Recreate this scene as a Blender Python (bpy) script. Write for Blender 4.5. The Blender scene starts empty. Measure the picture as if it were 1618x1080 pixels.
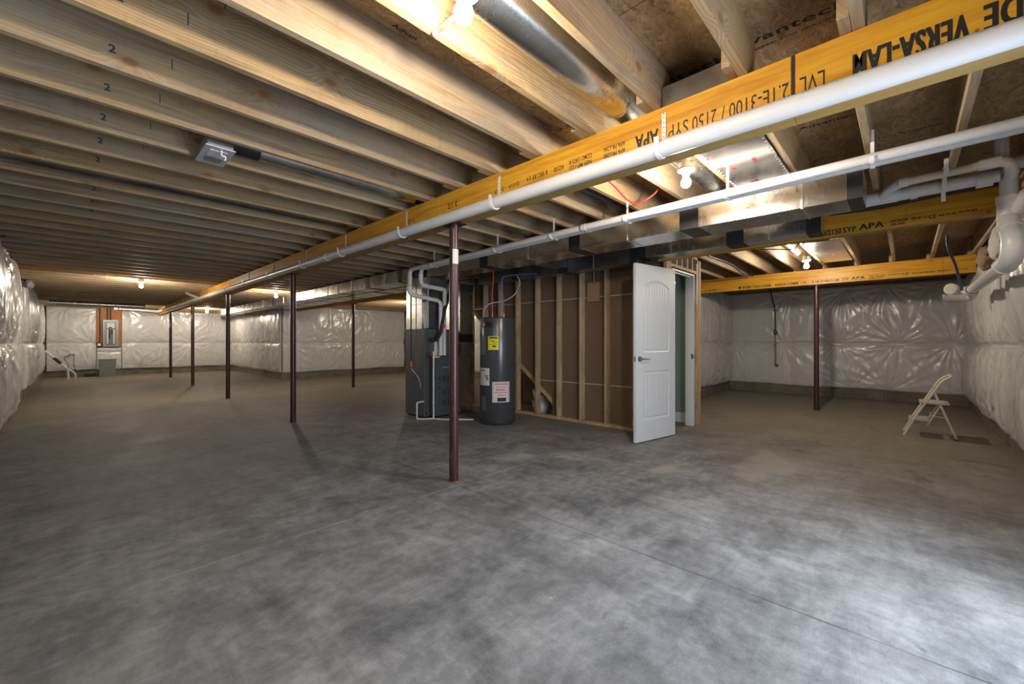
import bpy, bmesh, math, random
import numpy as np
from mathutils import Vector, Matrix
random.seed(7)
PI = math.pi
sc = bpy.context.scene
DAY1, DAY2, EXPO = 57, 8, 0.95  # strengths of the lights at the added door and window, then exposure
C = sc.collection

# ------------------------------------------------------------------ helpers
def tag(o, label=None, cat=None, group=None, kind=None):
    if label: o['label'] = label
    if cat: o['category'] = cat
    if group: o['group'] = group
    if kind: o['kind'] = kind
    return o

def thing(name, label, cat, loc=(0, 0, 0), rz=0, group=None, kind=None):
    o = bpy.data.objects.new(name, None); C.objects.link(o)
    o.location = loc; o.rotation_euler = (0, 0, rz); o.empty_display_size = .1
    return tag(o, label, cat, group, kind)

def link(name, me, parent=None, loc=None, rot=None):
    o = bpy.data.objects.new(name, me); C.objects.link(o)
    if parent: o.parent = parent
    if loc: o.location = loc
    if rot: o.rotation_euler = rot
    return o

class MB:
    def __init__(s): s.v = []; s.f = []; s.mi = []; s.sm = []
    def add(s, vs, fs, mi=0, smooth=False):
        n = len(s.v); s.v += [tuple(p) for p in vs]
        for f in fs:
            s.f.append(tuple(n + i for i in f)); s.mi.append(mi); s.sm.append(smooth)
        return s
    def box(s, x0, x1, y0, y1, z0, z1, mi=0, b=0):
        if x0 > x1: x0, x1 = x1, x0
        if y0 > y1: y0, y1 = y1, y0
        if z0 > z1: z0, z1 = z1, z0
        if b <= 0:
            vs = [(x, y, z) for x in (x0, x1) for y in (y0, y1) for z in (z0, z1)]
            fs = [(0, 1, 3, 2), (4, 6, 7, 5), (0, 4, 5, 1), (2, 3, 7, 6), (0, 2, 6, 4), (1, 5, 7, 3)]
            return s.add(vs, fs, mi)
        bm = bmesh.new(); bmesh.ops.create_cube(bm, size=1)
        for v in bm.verts:
            v.co = ((x0 + x1) / 2 + v.co.x * (x1 - x0), (y0 + y1) / 2 + v.co.y * (y1 - y0), (z0 + z1) / 2 + v.co.z * (z1 - z0))
        bmesh.ops.bevel(bm, geom=bm.edges[:], offset=b, segments=2, affect='EDGES', profile=.6)
        return s.bm(bm, mi)
    def bm(s, bm, mi=0, smooth=False):
        bm.verts.index_update()
        s.add([v.co[:] for v in bm.verts], [[v.index for v in f.verts] for f in bm.faces], mi, smooth); bm.free(); return s
    def tube(s, pts, r, seg=16, mi=0, cap=True, smooth=True, closed=False):
        pts = [Vector(p) for p in pts]; n = len(pts)
        rs = r if isinstance(r, (list, tuple)) else [r] * n
        vs = []; up = None
        for i, p in enumerate(pts):
            a = pts[i - 1] if i > 0 else (pts[-1] if closed else p)
            b = pts[i + 1] if i < n - 1 else (pts[0] if closed else p)
            t = (b - a).normalized()
            if up is None:
                up = Vector((0, 0, 1)) if abs(t.z) < .9 else Vector((1, 0, 0))
            x = (up - t * up.dot(t)).normalized(); up = x; y = t.cross(x)
            for k in range(seg):
                an = 2 * PI * k / seg
                vs.append(p + (x * math.cos(an) + y * math.sin(an)) * rs[i])
        fs = []
        for i in range(n if closed else n - 1):
            j = (i + 1) % n
            for k in range(seg):
                k2 = (k + 1) % seg
                fs.append((i * seg + k, j * seg + k, j * seg + k2, i * seg + k2)[::-1])
        s.add(vs, fs, mi, smooth)
        if cap and not closed:
            s.add(vs[:seg], [tuple(range(seg))], mi); s.add(vs[-seg:], [tuple(range(seg))[::-1]], mi)
        return s
    def lathe(s, prof, c=(0, 0, 0), seg=32, mi=0, smooth=True):
        vs = []; fs = []
        for (r, z) in prof:
            for k in range(seg):
                a = 2 * PI * k / seg; vs.append((c[0] + r * math.cos(a), c[1] + r * math.sin(a), c[2] + z))
        for i in range(len(prof) - 1):
            for k in range(seg):
                k2 = (k + 1) % seg
                fs.append((i * seg + k, i * seg + k2, (i + 1) * seg + k2, (i + 1) * seg + k))
        return s.add(vs, fs, mi, smooth)
    def ribbon(s, pts, w, axis, th=.002, mi=0):
        # flat band following pts, width along axis, thickness th
        pts = [Vector(p) for p in pts]; ax = Vector(axis).normalized(); n = len(pts); vs = []
        for i, p in enumerate(pts):
            t = (pts[min(i + 1, n - 1)] - pts[max(i - 1, 0)]).normalized(); nn = t.cross(ax).normalized()
            for (a, b) in ((-1, -1), (1, -1), (1, 1), (-1, 1)): vs.append(p + ax * a * w / 2 + nn * b * th / 2)
        fs = []
        for i in range(n - 1):
            for k in range(4):
                k2 = (k + 1) % 4; fs.append((i * 4 + k, i * 4 + k2, i * 4 + 4 + k2, i * 4 + 4 + k))
        fs += [(0, 1, 2, 3)[::-1], tuple((n - 1) * 4 + k for k in range(4))]
        return s.add(vs, fs, mi)
    def build(s, name, mats, parent=None, loc=None, rot=None):
        me = bpy.data.meshes.new(name); me.from_pydata(s.v, [], s.f)
        if not isinstance(mats, (list, tuple)): mats = [mats]
        for m in mats: me.materials.append(m)
        me.polygons.foreach_set('material_index', s.mi); me.polygons.foreach_set('use_smooth', s.sm)
        me.update()
        bm = bmesh.new(); bm.from_mesh(me); bmesh.ops.recalc_face_normals(bm, faces=bm.faces[:]); bm.to_mesh(me); bm.free()
        return link(name, me, parent, loc, rot)

def arc(p0, corner, p1, r, n=6):
    """path p0 -> rounded corner -> p1 (returns only the arc points)"""
    c = Vector(corner); a = (Vector(p0) - c).normalized(); b = (Vector(p1) - c).normalized()
    ang = a.angle(b); d = r / math.tan(ang / 2)
    s = c + a * d; e = c + b * d; m = (a + b).normalized(); o = c + m * (r / math.sin(ang / 2))
    u = (s - o); w = (e - o); tot = u.angle(w); out = []
    for i in range(n + 1):
        t = i / n; out.append(o + (u * math.sin((1 - t) * tot) + w * math.sin(t * tot)) / math.sin(tot))
    return out

def roundpath(pts, r, n=6):
    out = [Vector(pts[0])]
    for i in range(1, len(pts) - 1):
        rr = r if not isinstance(r, (list, tuple)) else r[i]
        out += arc(pts[i - 1], pts[i], pts[i + 1], rr, n)
    out.append(Vector(pts[-1])); return out

def smoothpath(pts, n=8):
    P = [Vector(p) for p in pts]; P = [P[0] * 2 - P[1]] + P + [P[-1] * 2 - P[-2]]; out = []
    for i in range(1, len(P) - 2):
        for k in range(n):
            t = k / n; a, b, c, d = P[i - 1:i + 3]
            out.append(.5 * ((2 * b) + (c - a) * t + (2 * a - 5 * b + 4 * c - d) * t * t + (3 * b - a - 3 * c + d) * t ** 3))
    out.append(P[-2]); return out

# ------------------------------------------------------------------ materials
class N:
    def __init__(s, name):
        s.m = bpy.data.materials.new(name); s.m.use_nodes = True; s.t = s.m.node_tree
        s.n = s.t.nodes; s.l = s.t.links; s.p = s.n['Principled BSDF']
    def node(s, typ, **kw):
        x = s.n.new(typ)
        for k, v in kw.items(): setattr(x, k, v)
        return x
    def set(s, sock, v):
        if hasattr(v, 'is_output') or isinstance(v, bpy.types.NodeSocket): s.l.new(v, sock)
        else: sock.default_value = v
    def math(s, op, a, b=0.0, c=0.0, clamp=False):
        x = s.node('ShaderNodeMath', operation=op, use_clamp=clamp)
        s.set(x.inputs[0], a); s.set(x.inputs[1], b); s.set(x.inputs[2], c); return x.outputs[0]
    def vmath(s, op, a, b=(0, 0, 0)):
        x = s.node('ShaderNodeVectorMath', operation=op); s.set(x.inputs[0], a); s.set(x.inputs[1], b)
        return x.outputs['Value'] if op in ('LENGTH', 'DISTANCE', 'DOT_PRODUCT') else x.outputs[0]
    def noise(s, vec, scale=5, detail=4, rough=.55, dist=0):
        x = s.node('ShaderNodeTexNoise'); s.set(x.inputs['Vector'], vec)
        x.inputs['Scale'].default_value = scale; x.inputs['Detail'].default_value = detail
        x.inputs['Roughness'].default_value = rough; x.inputs['Distortion'].default_value = dist; return x.outputs['Fac']
    def vor(s, vec, scale=5, feat='F1', out='Distance', rnd=1):
        x = s.node('ShaderNodeTexVoronoi', feature=feat); s.set(x.inputs['Vector'], vec); x.inputs['Scale'].default_value = scale
        x.inputs['Randomness'].default_value = rnd; return x.outputs[out]
    def mapr(s, v, a, b, c=0.0, d=1.0, smooth=False):
        x = s.node('ShaderNodeMapRange'); x.clamp = True
        if smooth: x.interpolation_type = 'SMOOTHSTEP'
        s.set(x.inputs[0], v); s.set(x.inputs[1], a); s.set(x.inputs[2], b); s.set(x.inputs[3], c); s.set(x.inputs[4], d); return x.outputs[0]
    def mix(s, f, a, b, blend='MIX'):
        x = s.node('ShaderNodeMix', data_type='RGBA', blend_type=blend); s.set(x.inputs[0], f)
        for i, v in ((6, a), (7, b)):
            if isinstance(v, tuple) and len(v) == 3: v = (*v, 1)
            s.set(x.inputs[i], v)
        return x.outputs[2]
    def ramp(s, f, stops):
        x = s.node('ShaderNodeValToRGB'); s.set(x.inputs[0], f); e = x.color_ramp.elements
        while len(e) < len(stops): e.new(.5)
        for i, (p, c) in enumerate(stops): e[i].position = p; e[i].color = (*c, 1)
        return x.outputs[0]
    def sep(s, v):
        x = s.node('ShaderNodeSeparateXYZ'); s.set(x.inputs[0], v); return x.outputs
    def comb(s, x_, y_, z_):
        x = s.node('ShaderNodeCombineXYZ'); s.set(x.inputs[0], x_); s.set(x.inputs[1], y_); s.set(x.inputs[2], z_); return x.outputs[0]
    def scale(s, v, k): return s.vmath('MULTIPLY', v, k)
    def obj(s): return s.node('ShaderNodeTexCoord').outputs['Object']
    def pos(s): return s.node('ShaderNodeNewGeometry').outputs['Position']
    def rnd(s): return s.node('ShaderNodeObjectInfo').outputs['Random']
    def bump(s, h, strength=.3, dist=.01):
        x = s.node('ShaderNodeBump'); s.set(x.inputs['Height'], h); x.inputs['Strength'].default_value = strength
        x.inputs['Distance'].default_value = dist; s.l.new(x.outputs[0], s.p.inputs['Normal']); return s
    def base(s, v):
        if isinstance(v, tuple) and len(v) == 3: v = (*v, 1)
        s.set(s.p.inputs['Base Color'], v); return s
    def pr(s, **kw):
        for k, v in kw.items(): s.set(s.p.inputs[{'rough': 'Roughness', 'metal': 'Metallic', 'spec': 'Specular IOR Level', 'coat': 'Coat Weight', 'coatr': 'Coat Roughness', 'trans': 'Transmission Weight', 'ior': 'IOR'}[k]], v)
        return s

def plain(name, col, rough=.5, metal=0., var=.06, scale=18, spec=.5, bump=0):
    """solid colour with slight procedural unevenness"""
    a = N(name); o = a.obj(); n = a.noise(o, scale, 3)
    lo = tuple(max(0, c * (1 - var)) for c in col); hi = tuple(min(1, c * (1 + var)) for c in col)
    a.base(a.mix(n, lo, hi)).pr(rough=rough, metal=metal, spec=spec)
    if bump: a.bump(n, bump, .005)
    return a.m

def pine(name, pale, late, grey=.35, axis=0):
    """sawn softwood, grain along local axis; per-object offset"""
    a = N(name); o = a.obj(); r = a.rnd()
    s = a.sep(o)
    L, U, V = (s[0], s[1], s[2]) if axis == 0 else ((s[2], s[0], s[1]) if axis == 2 else (s[1], s[0], s[2]))
    L = a.math('ADD', L, a.math('MULTIPLY', r, 37.0))
    wl = a.comb(a.math('MULTIPLY', L, .38), U, V)
    w1 = a.math('SUBTRACT', a.noise(wl, 2.2, 2), .5); 
    wl2 = a.comb(a.math('ADD', a.math('MULTIPLY', L, .40), 9.3), U, V)
    w2 = a.math('SUBTRACT', a.noise(wl2, 2.6, 2), .5)
    r2 = a.math('FRACT', a.math('MULTIPLY', r, 7.31))
    uo = a.math('ADD', a.math('ADD', U, a.math('MULTIPLY', w1, .045)), a.math('MULTIPLY_ADD', r2, .05, .035))
    vo = a.math('ADD', a.math('ADD', V, a.math('MULTIPLY', w2, .13)), a.math('MULTIPLY_ADD', r, .22, -.23))
    # knots
    kv = a.comb(a.math('MULTIPLY', L, 1.9), a.math('MULTIPLY', V, 3.0), 0.0)
    kx = a.node('ShaderNodeTexVoronoi', voronoi_dimensions='2D'); a.set(kx.inputs['Vector'], kv); kx.inputs['Scale'].default_value = 1.0
    kd = a.math('ADD', kx.outputs['Distance'], a.mapr(a.sep(kx.outputs['Color'])[0], .50, .52, 0, 1))
    kpush = a.math('MULTIPLY', a.mapr(kd, 0.0, .26, 1, 0, True), .05)
    rad = a.math('ADD', a.math('SQRT', a.math('ADD', a.math('MULTIPLY', uo, uo), a.math('MULTIPLY', vo, vo))), kpush)
    fine = a.noise(a.comb(a.math('MULTIPLY', L, 3), a.math('MULTIPLY', U, 60), a.math('MULTIPLY', V, 60)), 3, 3)
    rad = a.math('ADD', rad, a.math('MULTIPLY', fine, .002))
    ring = a.math('FRACT', a.math('MULTIPLY', rad, 68))
    prof = a.math('MULTIPLY', a.mapr(ring, .25, .9, 0, 1), a.mapr(ring, .9, 1.0, 1, 0))
    big = a.noise(a.comb(a.math('MULTIPLY', L, .8), a.math('MULTIPLY', U, 4), a.math('MULTIPLY', V, 4)), 2.0, 3)
    col = a.mix(a.math('MULTIPLY', prof, a.mapr(big, .35, .65, .35, .95)), pale, late)
    g = tuple(.55 * c for c in (.62, .54, .44))
    col = a.mix(a.mapr(a.math('ADD', big, a.math('MULTIPLY', r2, .3)), .45, .85, 0, grey), col, g)
    # saw streaks
    st = a.noise(a.comb(a.math('MULTIPLY', L, 1.2), a.math('MULTIPLY', U, 9), a.math('MULTIPLY', V, 40)), 2, 4)
    col = a.mix(a.mapr(st, .45, .70, 0, .38), col, (.25, .165, .09))
    wp = a.noise(a.comb(a.math('MULTIPLY', L, 1.1), a.math('MULTIPLY', U, 3), a.math('MULTIPLY', V, 7)), 1.6, 6, .7, .8)
    col = a.mix(a.mapr(wp, .50, .68, 0, .55), col, (.17, .105, .052))
    wq = a.noise(a.comb(a.math('MULTIPLY', L, 26), a.math('MULTIPLY', U, 3), a.math('MULTIPLY', V, 3)), 1.0, 3)
    col = a.mix(a.math('MULTIPLY', a.mapr(wq, .52, .66, 0, .22), a.mapr(wp, .42, .55)), col, (.16, .12, .08))
    # knot cores
    kr = a.math('ADD', kd, a.math('MULTIPLY', a.noise(o, 40, 2), .02))
    col = a.mix(a.mapr(kr, .045, .085, .85, 0, True), col, (.15, .065, .03))
    col = a.mix(a.mapr(kr, .08, .13, .4, 0, True), col, (.36, .18, .08))
    col = a.mix(a.math('MULTIPLY', a.math('FRACT', a.math('MULTIPLY', r, 3.7)), .25), col, a.mix(.5, pale, late))
    a.base(col).pr(rough=.62, spec=.3).bump(a.math('ADD', a.math('MULTIPLY', prof, .4), fine), .12, .002)
    return a.m

M = {}
M['pine'] = pine('pine_lumber', (.62, .43, .23), (.36, .18, .065))
M['pine_joist'] = pine('pine_joist_lumber', (.485, .335, .165), (.20, .105, .040), .75)
M['stud'] = pine('stud_lumber', (.54, .40, .25), (.33, .19, .09), .4, axis=2)

def lvl(name, edge=False):
    a = N(name); s = a.sep(a.obj())
    L, U, V = s[1], s[0], s[2]
    if not edge:
        n1 = a.noise(a.comb(a.math('MULTIPLY', L, .9), U, a.math('MULTIPLY', V, 14)), 2.2, 5, .6, .6)
        n2 = a.noise(a.comb(a.math('MULTIPLY', L, 3), U, a.math('MULTIPLY', V, 90)), 2, 3)
        col = a.ramp(n1, [(.28, (.40, .165, .010)), (.45, (.58, .275, .018)), (.62, (.68, .36, .028)), (.8, (.72, .44, .06))])
        col = a.mix(a.mapr(n2, .5, .8, 0, .35), col, (.36, .14, .02))
        kn = a.vor(a.comb(a.math('MULTIPLY', L, 2.0), 0.0, a.math('MULTIPLY', V, 5)), 1.0)
        col = a.mix(a.mapr(kn, .03, .07, .6, 0, True), col, (.22, .08, .01))
        a.base(col).pr(rough=.42, spec=.4).bump(n2, .08, .002)
    else:
        n2 = a.noise(a.comb(a.math('MULTIPLY', L, .7), a.math('MULTIPLY', U, 120), a.math('MULTIPLY', V, 20)), 1.6, 3)
        col = a.ramp(n2, [(.3, (.22, .125, .030)), (.5, (.36, .22, .065)), (.7, (.46, .30, .10))])
        a.base(col).pr(rough=.6).bump(n2, .15, .002)
    return a.m
M['lvl'] = lvl('laminated_veneer_face'); M['lvl_edge'] = lvl('laminated_veneer_edge', True)

def osb():
    a = N('oriented_strand_board'); p = a.obj()
    w = a.comb(a.noise(p, 5, 3), a.noise(a.vmath('ADD', p, (3, 3, 3)), 5, 3), 0.0)
    pp = a.vmath('ADD', p, a.scale(w, (.25, .25, 0)))
    v1 = a.vor(a.scale(pp, (11, 38, 1)), 1.0, out='Color'); c1 = a.sep(v1)[0]
    v2 = a.vor(a.scale(a.vmath('ADD', pp, (4, 9, 0)), (16, 60, 1)), 1.0, out='Color'); c2 = a.sep(v2)[1]
    n = a.noise(a.scale(pp, (22, 130, 1)), 1.0, 5, .65, 1.0); n2 = a.noise(a.scale(pp, (60, 60, 1)), 1.0, 4, .7)
    f = a.math('ADD', a.math('ADD', a.math('MULTIPLY', a.math('ADD', c1, c2), .09), a.math('MULTIPLY', n, .52)), a.math('MULTIPLY', n2, .30))
    col = a.ramp(f, [(.34, (.17, .105, .050)), (.45, (.30, .195, .100)), (.54, (.40, .275, .150)), (.66, (.52, .38, .23))])
    big = a.noise(p, .8, 2); col = a.mix(a.mapr(big, .35, .7, 0, .25), col, (.25, .16, .08))
    s = a.sep(p)
    j = a.math('ABSOLUTE', a.math('SUBTRACT', a.math('FRACT', a.math('DIVIDE', a.math('ADD', s[0], .16), 1.2192)), .5))
    col = a.mix(a.mapr(j, .0015, .003, .8, 0), col, (.03, .02, .012))
    a.base(col).pr(rough=.7, spec=.25).bump(f, .35, .004); return a.m
M['osb'] = osb()

def concrete_floor():
    a = N('concrete_slab'); p = a.pos(); s = a.sep(p)
    n1 = a.noise(p, .55, 6, .62, .5); n2 = a.noise(p, 2.3, 7, .65, .8); n3 = a.noise(p, 14, 5, .7); n4 = a.noise(p, 120, 3, .7)
    st = a.noise(a.scale(p, (5.5, 1.3, 1)), 1.2, 6, .68, .9)
    st2 = a.noise(a.scale(p, (1.2, 6, 1)), 1.4, 6, .68, .9)
    f = a.math('ADD', a.math('ADD', a.math('MULTIPLY', n1, .22), a.math('MULTIPLY', n2, .32)), a.math('ADD', a.math('MULTIPLY', n3, .18), a.math('MULTIPLY', a.math('ADD', st, st2), .14)))
    f = a.math('ADD', f, a.math('MULTIPLY', a.math('SUBTRACT', n4, .5), .09))
    col = a.ramp(f, [(.405, (.082, .085, .090)), (.46, (.138, .142, .149)), (.50, (.186, .191, .199)), (.54, (.240, .246, .255)), (.60, (.34, .345, .353))])
    # the brown tint of the slab away from the middle (warm bulb light put into the colour)
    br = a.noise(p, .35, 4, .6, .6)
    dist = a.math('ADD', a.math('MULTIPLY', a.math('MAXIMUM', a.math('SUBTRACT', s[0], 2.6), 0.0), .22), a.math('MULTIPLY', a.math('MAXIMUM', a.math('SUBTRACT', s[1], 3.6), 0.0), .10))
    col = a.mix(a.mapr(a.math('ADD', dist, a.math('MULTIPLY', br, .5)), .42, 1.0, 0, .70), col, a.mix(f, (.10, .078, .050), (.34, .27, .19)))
    # dark damp blotches and small drips
    v = a.noise(p, 1.1, 5, .7, 1.3); col = a.mix(a.mapr(v, .60, .70, 0, .45, True), col, (.06, .063, .066))
    v = a.noise(a.vmath('ADD', p, (7.1, 3.3, 0)), 3.7, 4, .7, 1.1); col = a.mix(a.mapr(v, .66, .74, 0, .5, True), col, (.07, .072, .075))
    v = a.noise(a.vmath('ADD', p, (1.7, 8.3, 0)), 9, 5, .75, 2.5); col = a.mix(a.mapr(v, .69, .74, 0, .45), col, (.50, .50, .50))
    v = a.noise(a.vmath('ADD', p, (5.7, 2.3, 0)), 2.2, 5, .75, 2.5); col = a.mix(a.mapr(v, .68, .76, 0, .22), col, (.45, .42, .38))
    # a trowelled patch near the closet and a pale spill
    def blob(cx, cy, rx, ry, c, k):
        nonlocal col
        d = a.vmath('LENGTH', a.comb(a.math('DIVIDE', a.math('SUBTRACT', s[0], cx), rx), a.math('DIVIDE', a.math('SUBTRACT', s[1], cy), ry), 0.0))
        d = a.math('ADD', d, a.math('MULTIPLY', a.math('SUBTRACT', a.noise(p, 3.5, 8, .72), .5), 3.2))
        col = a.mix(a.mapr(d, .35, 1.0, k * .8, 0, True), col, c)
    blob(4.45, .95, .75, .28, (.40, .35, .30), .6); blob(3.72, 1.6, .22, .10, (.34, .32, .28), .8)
    blob(5.6, .9, .5, .35, (.10, .085, .065), .6); blob(2.8, .55, .35, .10, (.06, .06, .062), .5)
    # control joints through the post line
    w = a.math('MULTIPLY', a.math('SUBTRACT', a.noise(p, 6, 3), .5), .012)
    jx = a.math('ABSOLUTE', a.math('SUBTRACT', a.math('ADD', s[0], w), 2.125)); jy = a.math('ABSOLUTE', a.math('SUBTRACT', a.math('ADD', s[1], w), 2.62))
    jn = a.mapr(a.noise(p, 3, 3), .35, .6, .35, .9)
    col = a.mix(a.math('MULTIPLY', a.mapr(jx, .0025, .005, 1, 0), jn), col, (.035, .035, .035))
    col = a.mix(a.math('MULTIPLY', a.mapr(jy, .003, .006, .8, 0), a.mapr(a.noise(p, 2, 3), .4, .6, 0, .8)), col, (.42, .42, .42))
    rough = a.mapr(n2, .3, .7, .55, .75)
    a.base(col).pr(rough=rough, spec=.35).bump(a.math('ADD', n3, a.math('MULTIPLY', n4, .3)), .10, .004); return a.m
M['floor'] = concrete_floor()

def concrete_wall():
    a = N('formed_concrete'); p = a.pos(); s = a.sep(p)
    n = a.noise(p, 4, 6, .65); n2 = a.noise(a.scale(p, (1, 1, 28)), 2, 4)
    col = a.ramp(a.math('ADD', a.math('MULTIPLY', n, .6), a.math('MULTIPLY', n2, .4)), [(.3, (.085, .075, .055)), (.5, (.17, .15, .115)), (.7, (.27, .24, .19))])
    sm = a.math('ABSOLUTE', a.math('SUBTRACT', a.math('FRACT', a.math('DIVIDE', a.math('ADD', s[0], s[1]), .61)), .5))
    col = a.mix(a.mapr(sm, .004, .010, .7, 0), col, (.05, .045, .035))
    a.base(col).pr(rough=.8).bump(n2, .4, .01); return a.m
M['cwall'] = concrete_wall()

def poly():
    a = N('white_poly_facing'); p = a.pos()
    n2 = a.noise(p, 3, 2); big = a.noise(p, .9, 3)
    col = a.mix(big, (.56, .55, .545), (.66, .655, .65))
    a.base(col).pr(rough=a.mapr(n2, .3, .7, .22, .38), spec=.6, coat=.25, coatr=.15)
    ns = a.noise(a.scale(p, (1, 1, .35)), 9, 3, .5, .8)
    a.bump(ns, .07, .010); return a.m
M['poly'] = poly()

def galv(name, col=(.56, .57, .56), rough=.28, tint=(.40, .40, .37)):
    a = N(name); o = a.obj(); n = a.noise(o, 3, 4, .6, .4); sp = a.noise(a.scale(o, (60, 60, 60)), 1, 2)
    lines = a.noise(a.scale(o, (90, 90, .6)), 1, 3)
    a.base(a.mix(a.mapr(n, .35, .7), tint, col)).pr(metal=1.0, rough=a.mapr(a.math('ADD', a.math('MULTIPLY', n, .75), a.math('MULTIPLY', lines, .25)), .35, .65, rough * .85, rough * 1.2))
    a.bump(a.noise(o, 1.6, 2), .16, .02); return a.m
M['galv'] = galv('galvanised_sheet', (.66, .66, .64), .26, (.50, .50, .47)); M['foil'] = galv('reflective_foil_sheet', (.74, .75, .76), .22, (.60, .61, .62))
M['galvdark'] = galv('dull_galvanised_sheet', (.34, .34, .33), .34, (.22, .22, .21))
M['tape'] = plain('black_duct_mastic', (.018, .019, .020), .45, var=.3, bump=.3)
M['cleat'] = plain('zinc_cleat', (.70, .70, .68), .35, .9)

def pvc():
    a = N('white_pvc'); o = a.obj(); n = a.noise(o, 3, 3); n2 = a.noise(o, 60, 3)
    col = a.mix(n, (.60, .595, .585), (.68, .675, .67)); col = a.mix(a.mapr(n2, .68, .8, 0, .35), col, (.40, .37, .33))
    a.base(col).pr(rough=.32, spec=.45); return a.m
M['pvc'] = pvc()
M['pvc_dirty'] = plain('stained_cream_pvc', (.60, .56, .47), .4, var=.18, scale=9)
M['purple'] = plain('purple_primer_ring', (.05, .045, .06), .5)
M['plastic_white'] = plain('white_hanger_plastic', (.74, .73, .74), .4)

def postmat():
    a = N('maroon_post_paint'); o = a.obj(); s = a.sep(o)
    n = a.noise(o, 5, 4); n2 = a.noise(a.scale(o, (1, 1, .35)), 45, 4, .7)
    col = a.mix(n, (.034, .009, .010), (.060, .018, .019))
    lowmask = a.mapr(s[2], .0, .5, .5, .1)
    col = a.mix(a.math('MULTIPLY', a.mapr(n2, .58, .68), lowmask), col, (.30, .20, .17))
    a.base(col).pr(rough=.33, spec=.55).bump(n2, .05, .002); return a.m
M['post'] = postmat(); M['steel'] = plain('dark_steel_plate', (.09, .05, .045), .5, .4)
M['rust'] = plain('rusty_steel_rim', (.20, .09, .05), .75, .1, var=.4)

M['door'] = plain('white_door_paint', (.62, .645, .675), .38, var=.02)
M['trimw'] = plain('white_trim_paint', (.60, .625, .62), .4, var=.02)
M['sage'] = plain('sage_wall_paint', (.215, .270, .245), .6, var=.03)
def kraft():
    a = N('brown_drywall_backing'); p = a.pos(); n = a.noise(a.scale(p, (1, 1, .4)), 3, 5); n2 = a.noise(p, 60, 3)
    col = a.mix(n, (.115, .070, .040), (.185, .120, .073)); col = a.mix(a.mapr(n2, .5, .8, 0, .2), col, (.11, .07, .04))
    s = a.sep(p)
    d1 = a.math('ABSOLUTE', a.math('SUBTRACT', s[2], .555)); d2 = a.math('ABSOLUTE', a.math('SUBTRACT', s[2], 1.782))
    col = a.mix(a.mapr(a.math('MINIMUM', d1, d2), .004, .006, 1, 0), col, (.55, .52, .47))
    a.base(col).pr(rough=.75); return a.m
M['kraft'] = kraft(); M['card'] = plain('brown_cardboard', (.30, .19, .10), .8, var=.12)
M['nickel'] = plain('satin_nickel', (.42, .38, .34), .3, 1.0); M['brass'] = plain('dark_brass', (.25, .17, .07), .35, 1.0)
M['cab'] = plain('grey_furnace_enamel', (.105, .110, .112), .42, .2, var=.06, scale=5)
M['cab2'] = plain('slate_furnace_door', (.085, .090, .098), .4, .2, var=.06, scale=5)
M['tank'] = plain('charcoal_tank_enamel', (.060, .063, .070), .24, .1, var=.05, scale=4, spec=.6)
M['black'] = plain('black_rubber', (.012, .012, .013), .5, var=.2)
M['vinyl'] = plain('dark_grey_hose', (.05, .05, .05), .5)
M['ink'] = plain('black_ink', (.012, .011, .010), .65, var=.3)
M['inkgrey'] = plain('grey_pipe_ink', (.24, .26, .32), .6)
M['blueink'] = plain('blue_black_stamp_ink', (.035, .045, .065), .7)
M['yellow'] = plain('yellow_label_paper', (.78, .66, .02), .55, var=.03)
M['paper'] = plain('white_label_paper', (.62, .60, .57), .55, var=.03)
M['pink'] = plain('pink_print', (.62, .22, .26), .6); M['red'] = plain('red_plastic', (.45, .015, .02), .4)
M['redpex'] = plain('red_pex_tube', (.42, .02, .03), .4); M['bluepex'] = plain('blue_pex_tube', (.05, .08, .22), .4)
M['greypex'] = plain('grey_flexible_conduit', (.35, .36, .37), .4, .2)
M['navy'] = plain('navy_pex_tube', (.03, .04, .085), .4)
M['brownline'] = plain('dull_brown_line', (.10, .055, .04), .5)
M['copper'] = plain('copper_tube', (.42, .14, .09), .35, .9); M['orange'] = plain('orange_valve_tag', (.55, .14, .02), .5)
M['ladder'] = plain('cream_painted_tube', (.66, .61, .50), .4, var=.05); M['step'] = plain('pinkish_grey_step_plate', (.47, .43, .41), .55)
M['panelgrey'] = plain('grey_panel_enamel', (.24, .27, .28), .4, .2); M['panelin'] = plain('dull_panel_interior', (.12, .14, .15), .5)
M['orangeply'] = plain('orange_plywood_backer', (.46, .17, .04), .65, var=.35, scale=9)
M['pit'] = plain('grey_green_bin_plastic', (.19, .21, .195), .5, var=.05)
M['white'] = plain('porcelain_white', (.85, .84, .80), .35, var=.02)
M['batt'] = plain('crumpled_white_batt', (.62, .58, .56), .7, var=.12, bump=.6); M['pinkbatt'] = plain('brownish_loose_wool', (.25, .16, .10), .9, var=.4, bump=.8)
M['bucket'] = plain('cream_bucket_plastic', (.55, .52, .45), .45)
M['boxmetal'] = plain('zinc_box', (.50, .50, .48), .35, .9)
M['register'] = plain('grey_white_register_enamel', (.55, .58, .62), .35, .1)
M['glass_dark'] = plain('window_well_gravel', (.30, .30, .30), .8, var=.3)

def emis(name, col, st):
    a = N(name); e = a.node('ShaderNodeEmission'); e.inputs[0].default_value = (*col, 1); e.inputs[1].default_value = st
    a.l.new(e.outputs[0], a.n['Material Output'].inputs[0]); return a.m
BULB_S = 800
M['bulb'] = emis('lit_bulb_glass', (1.0, .87, .70), BULB_S)

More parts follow.
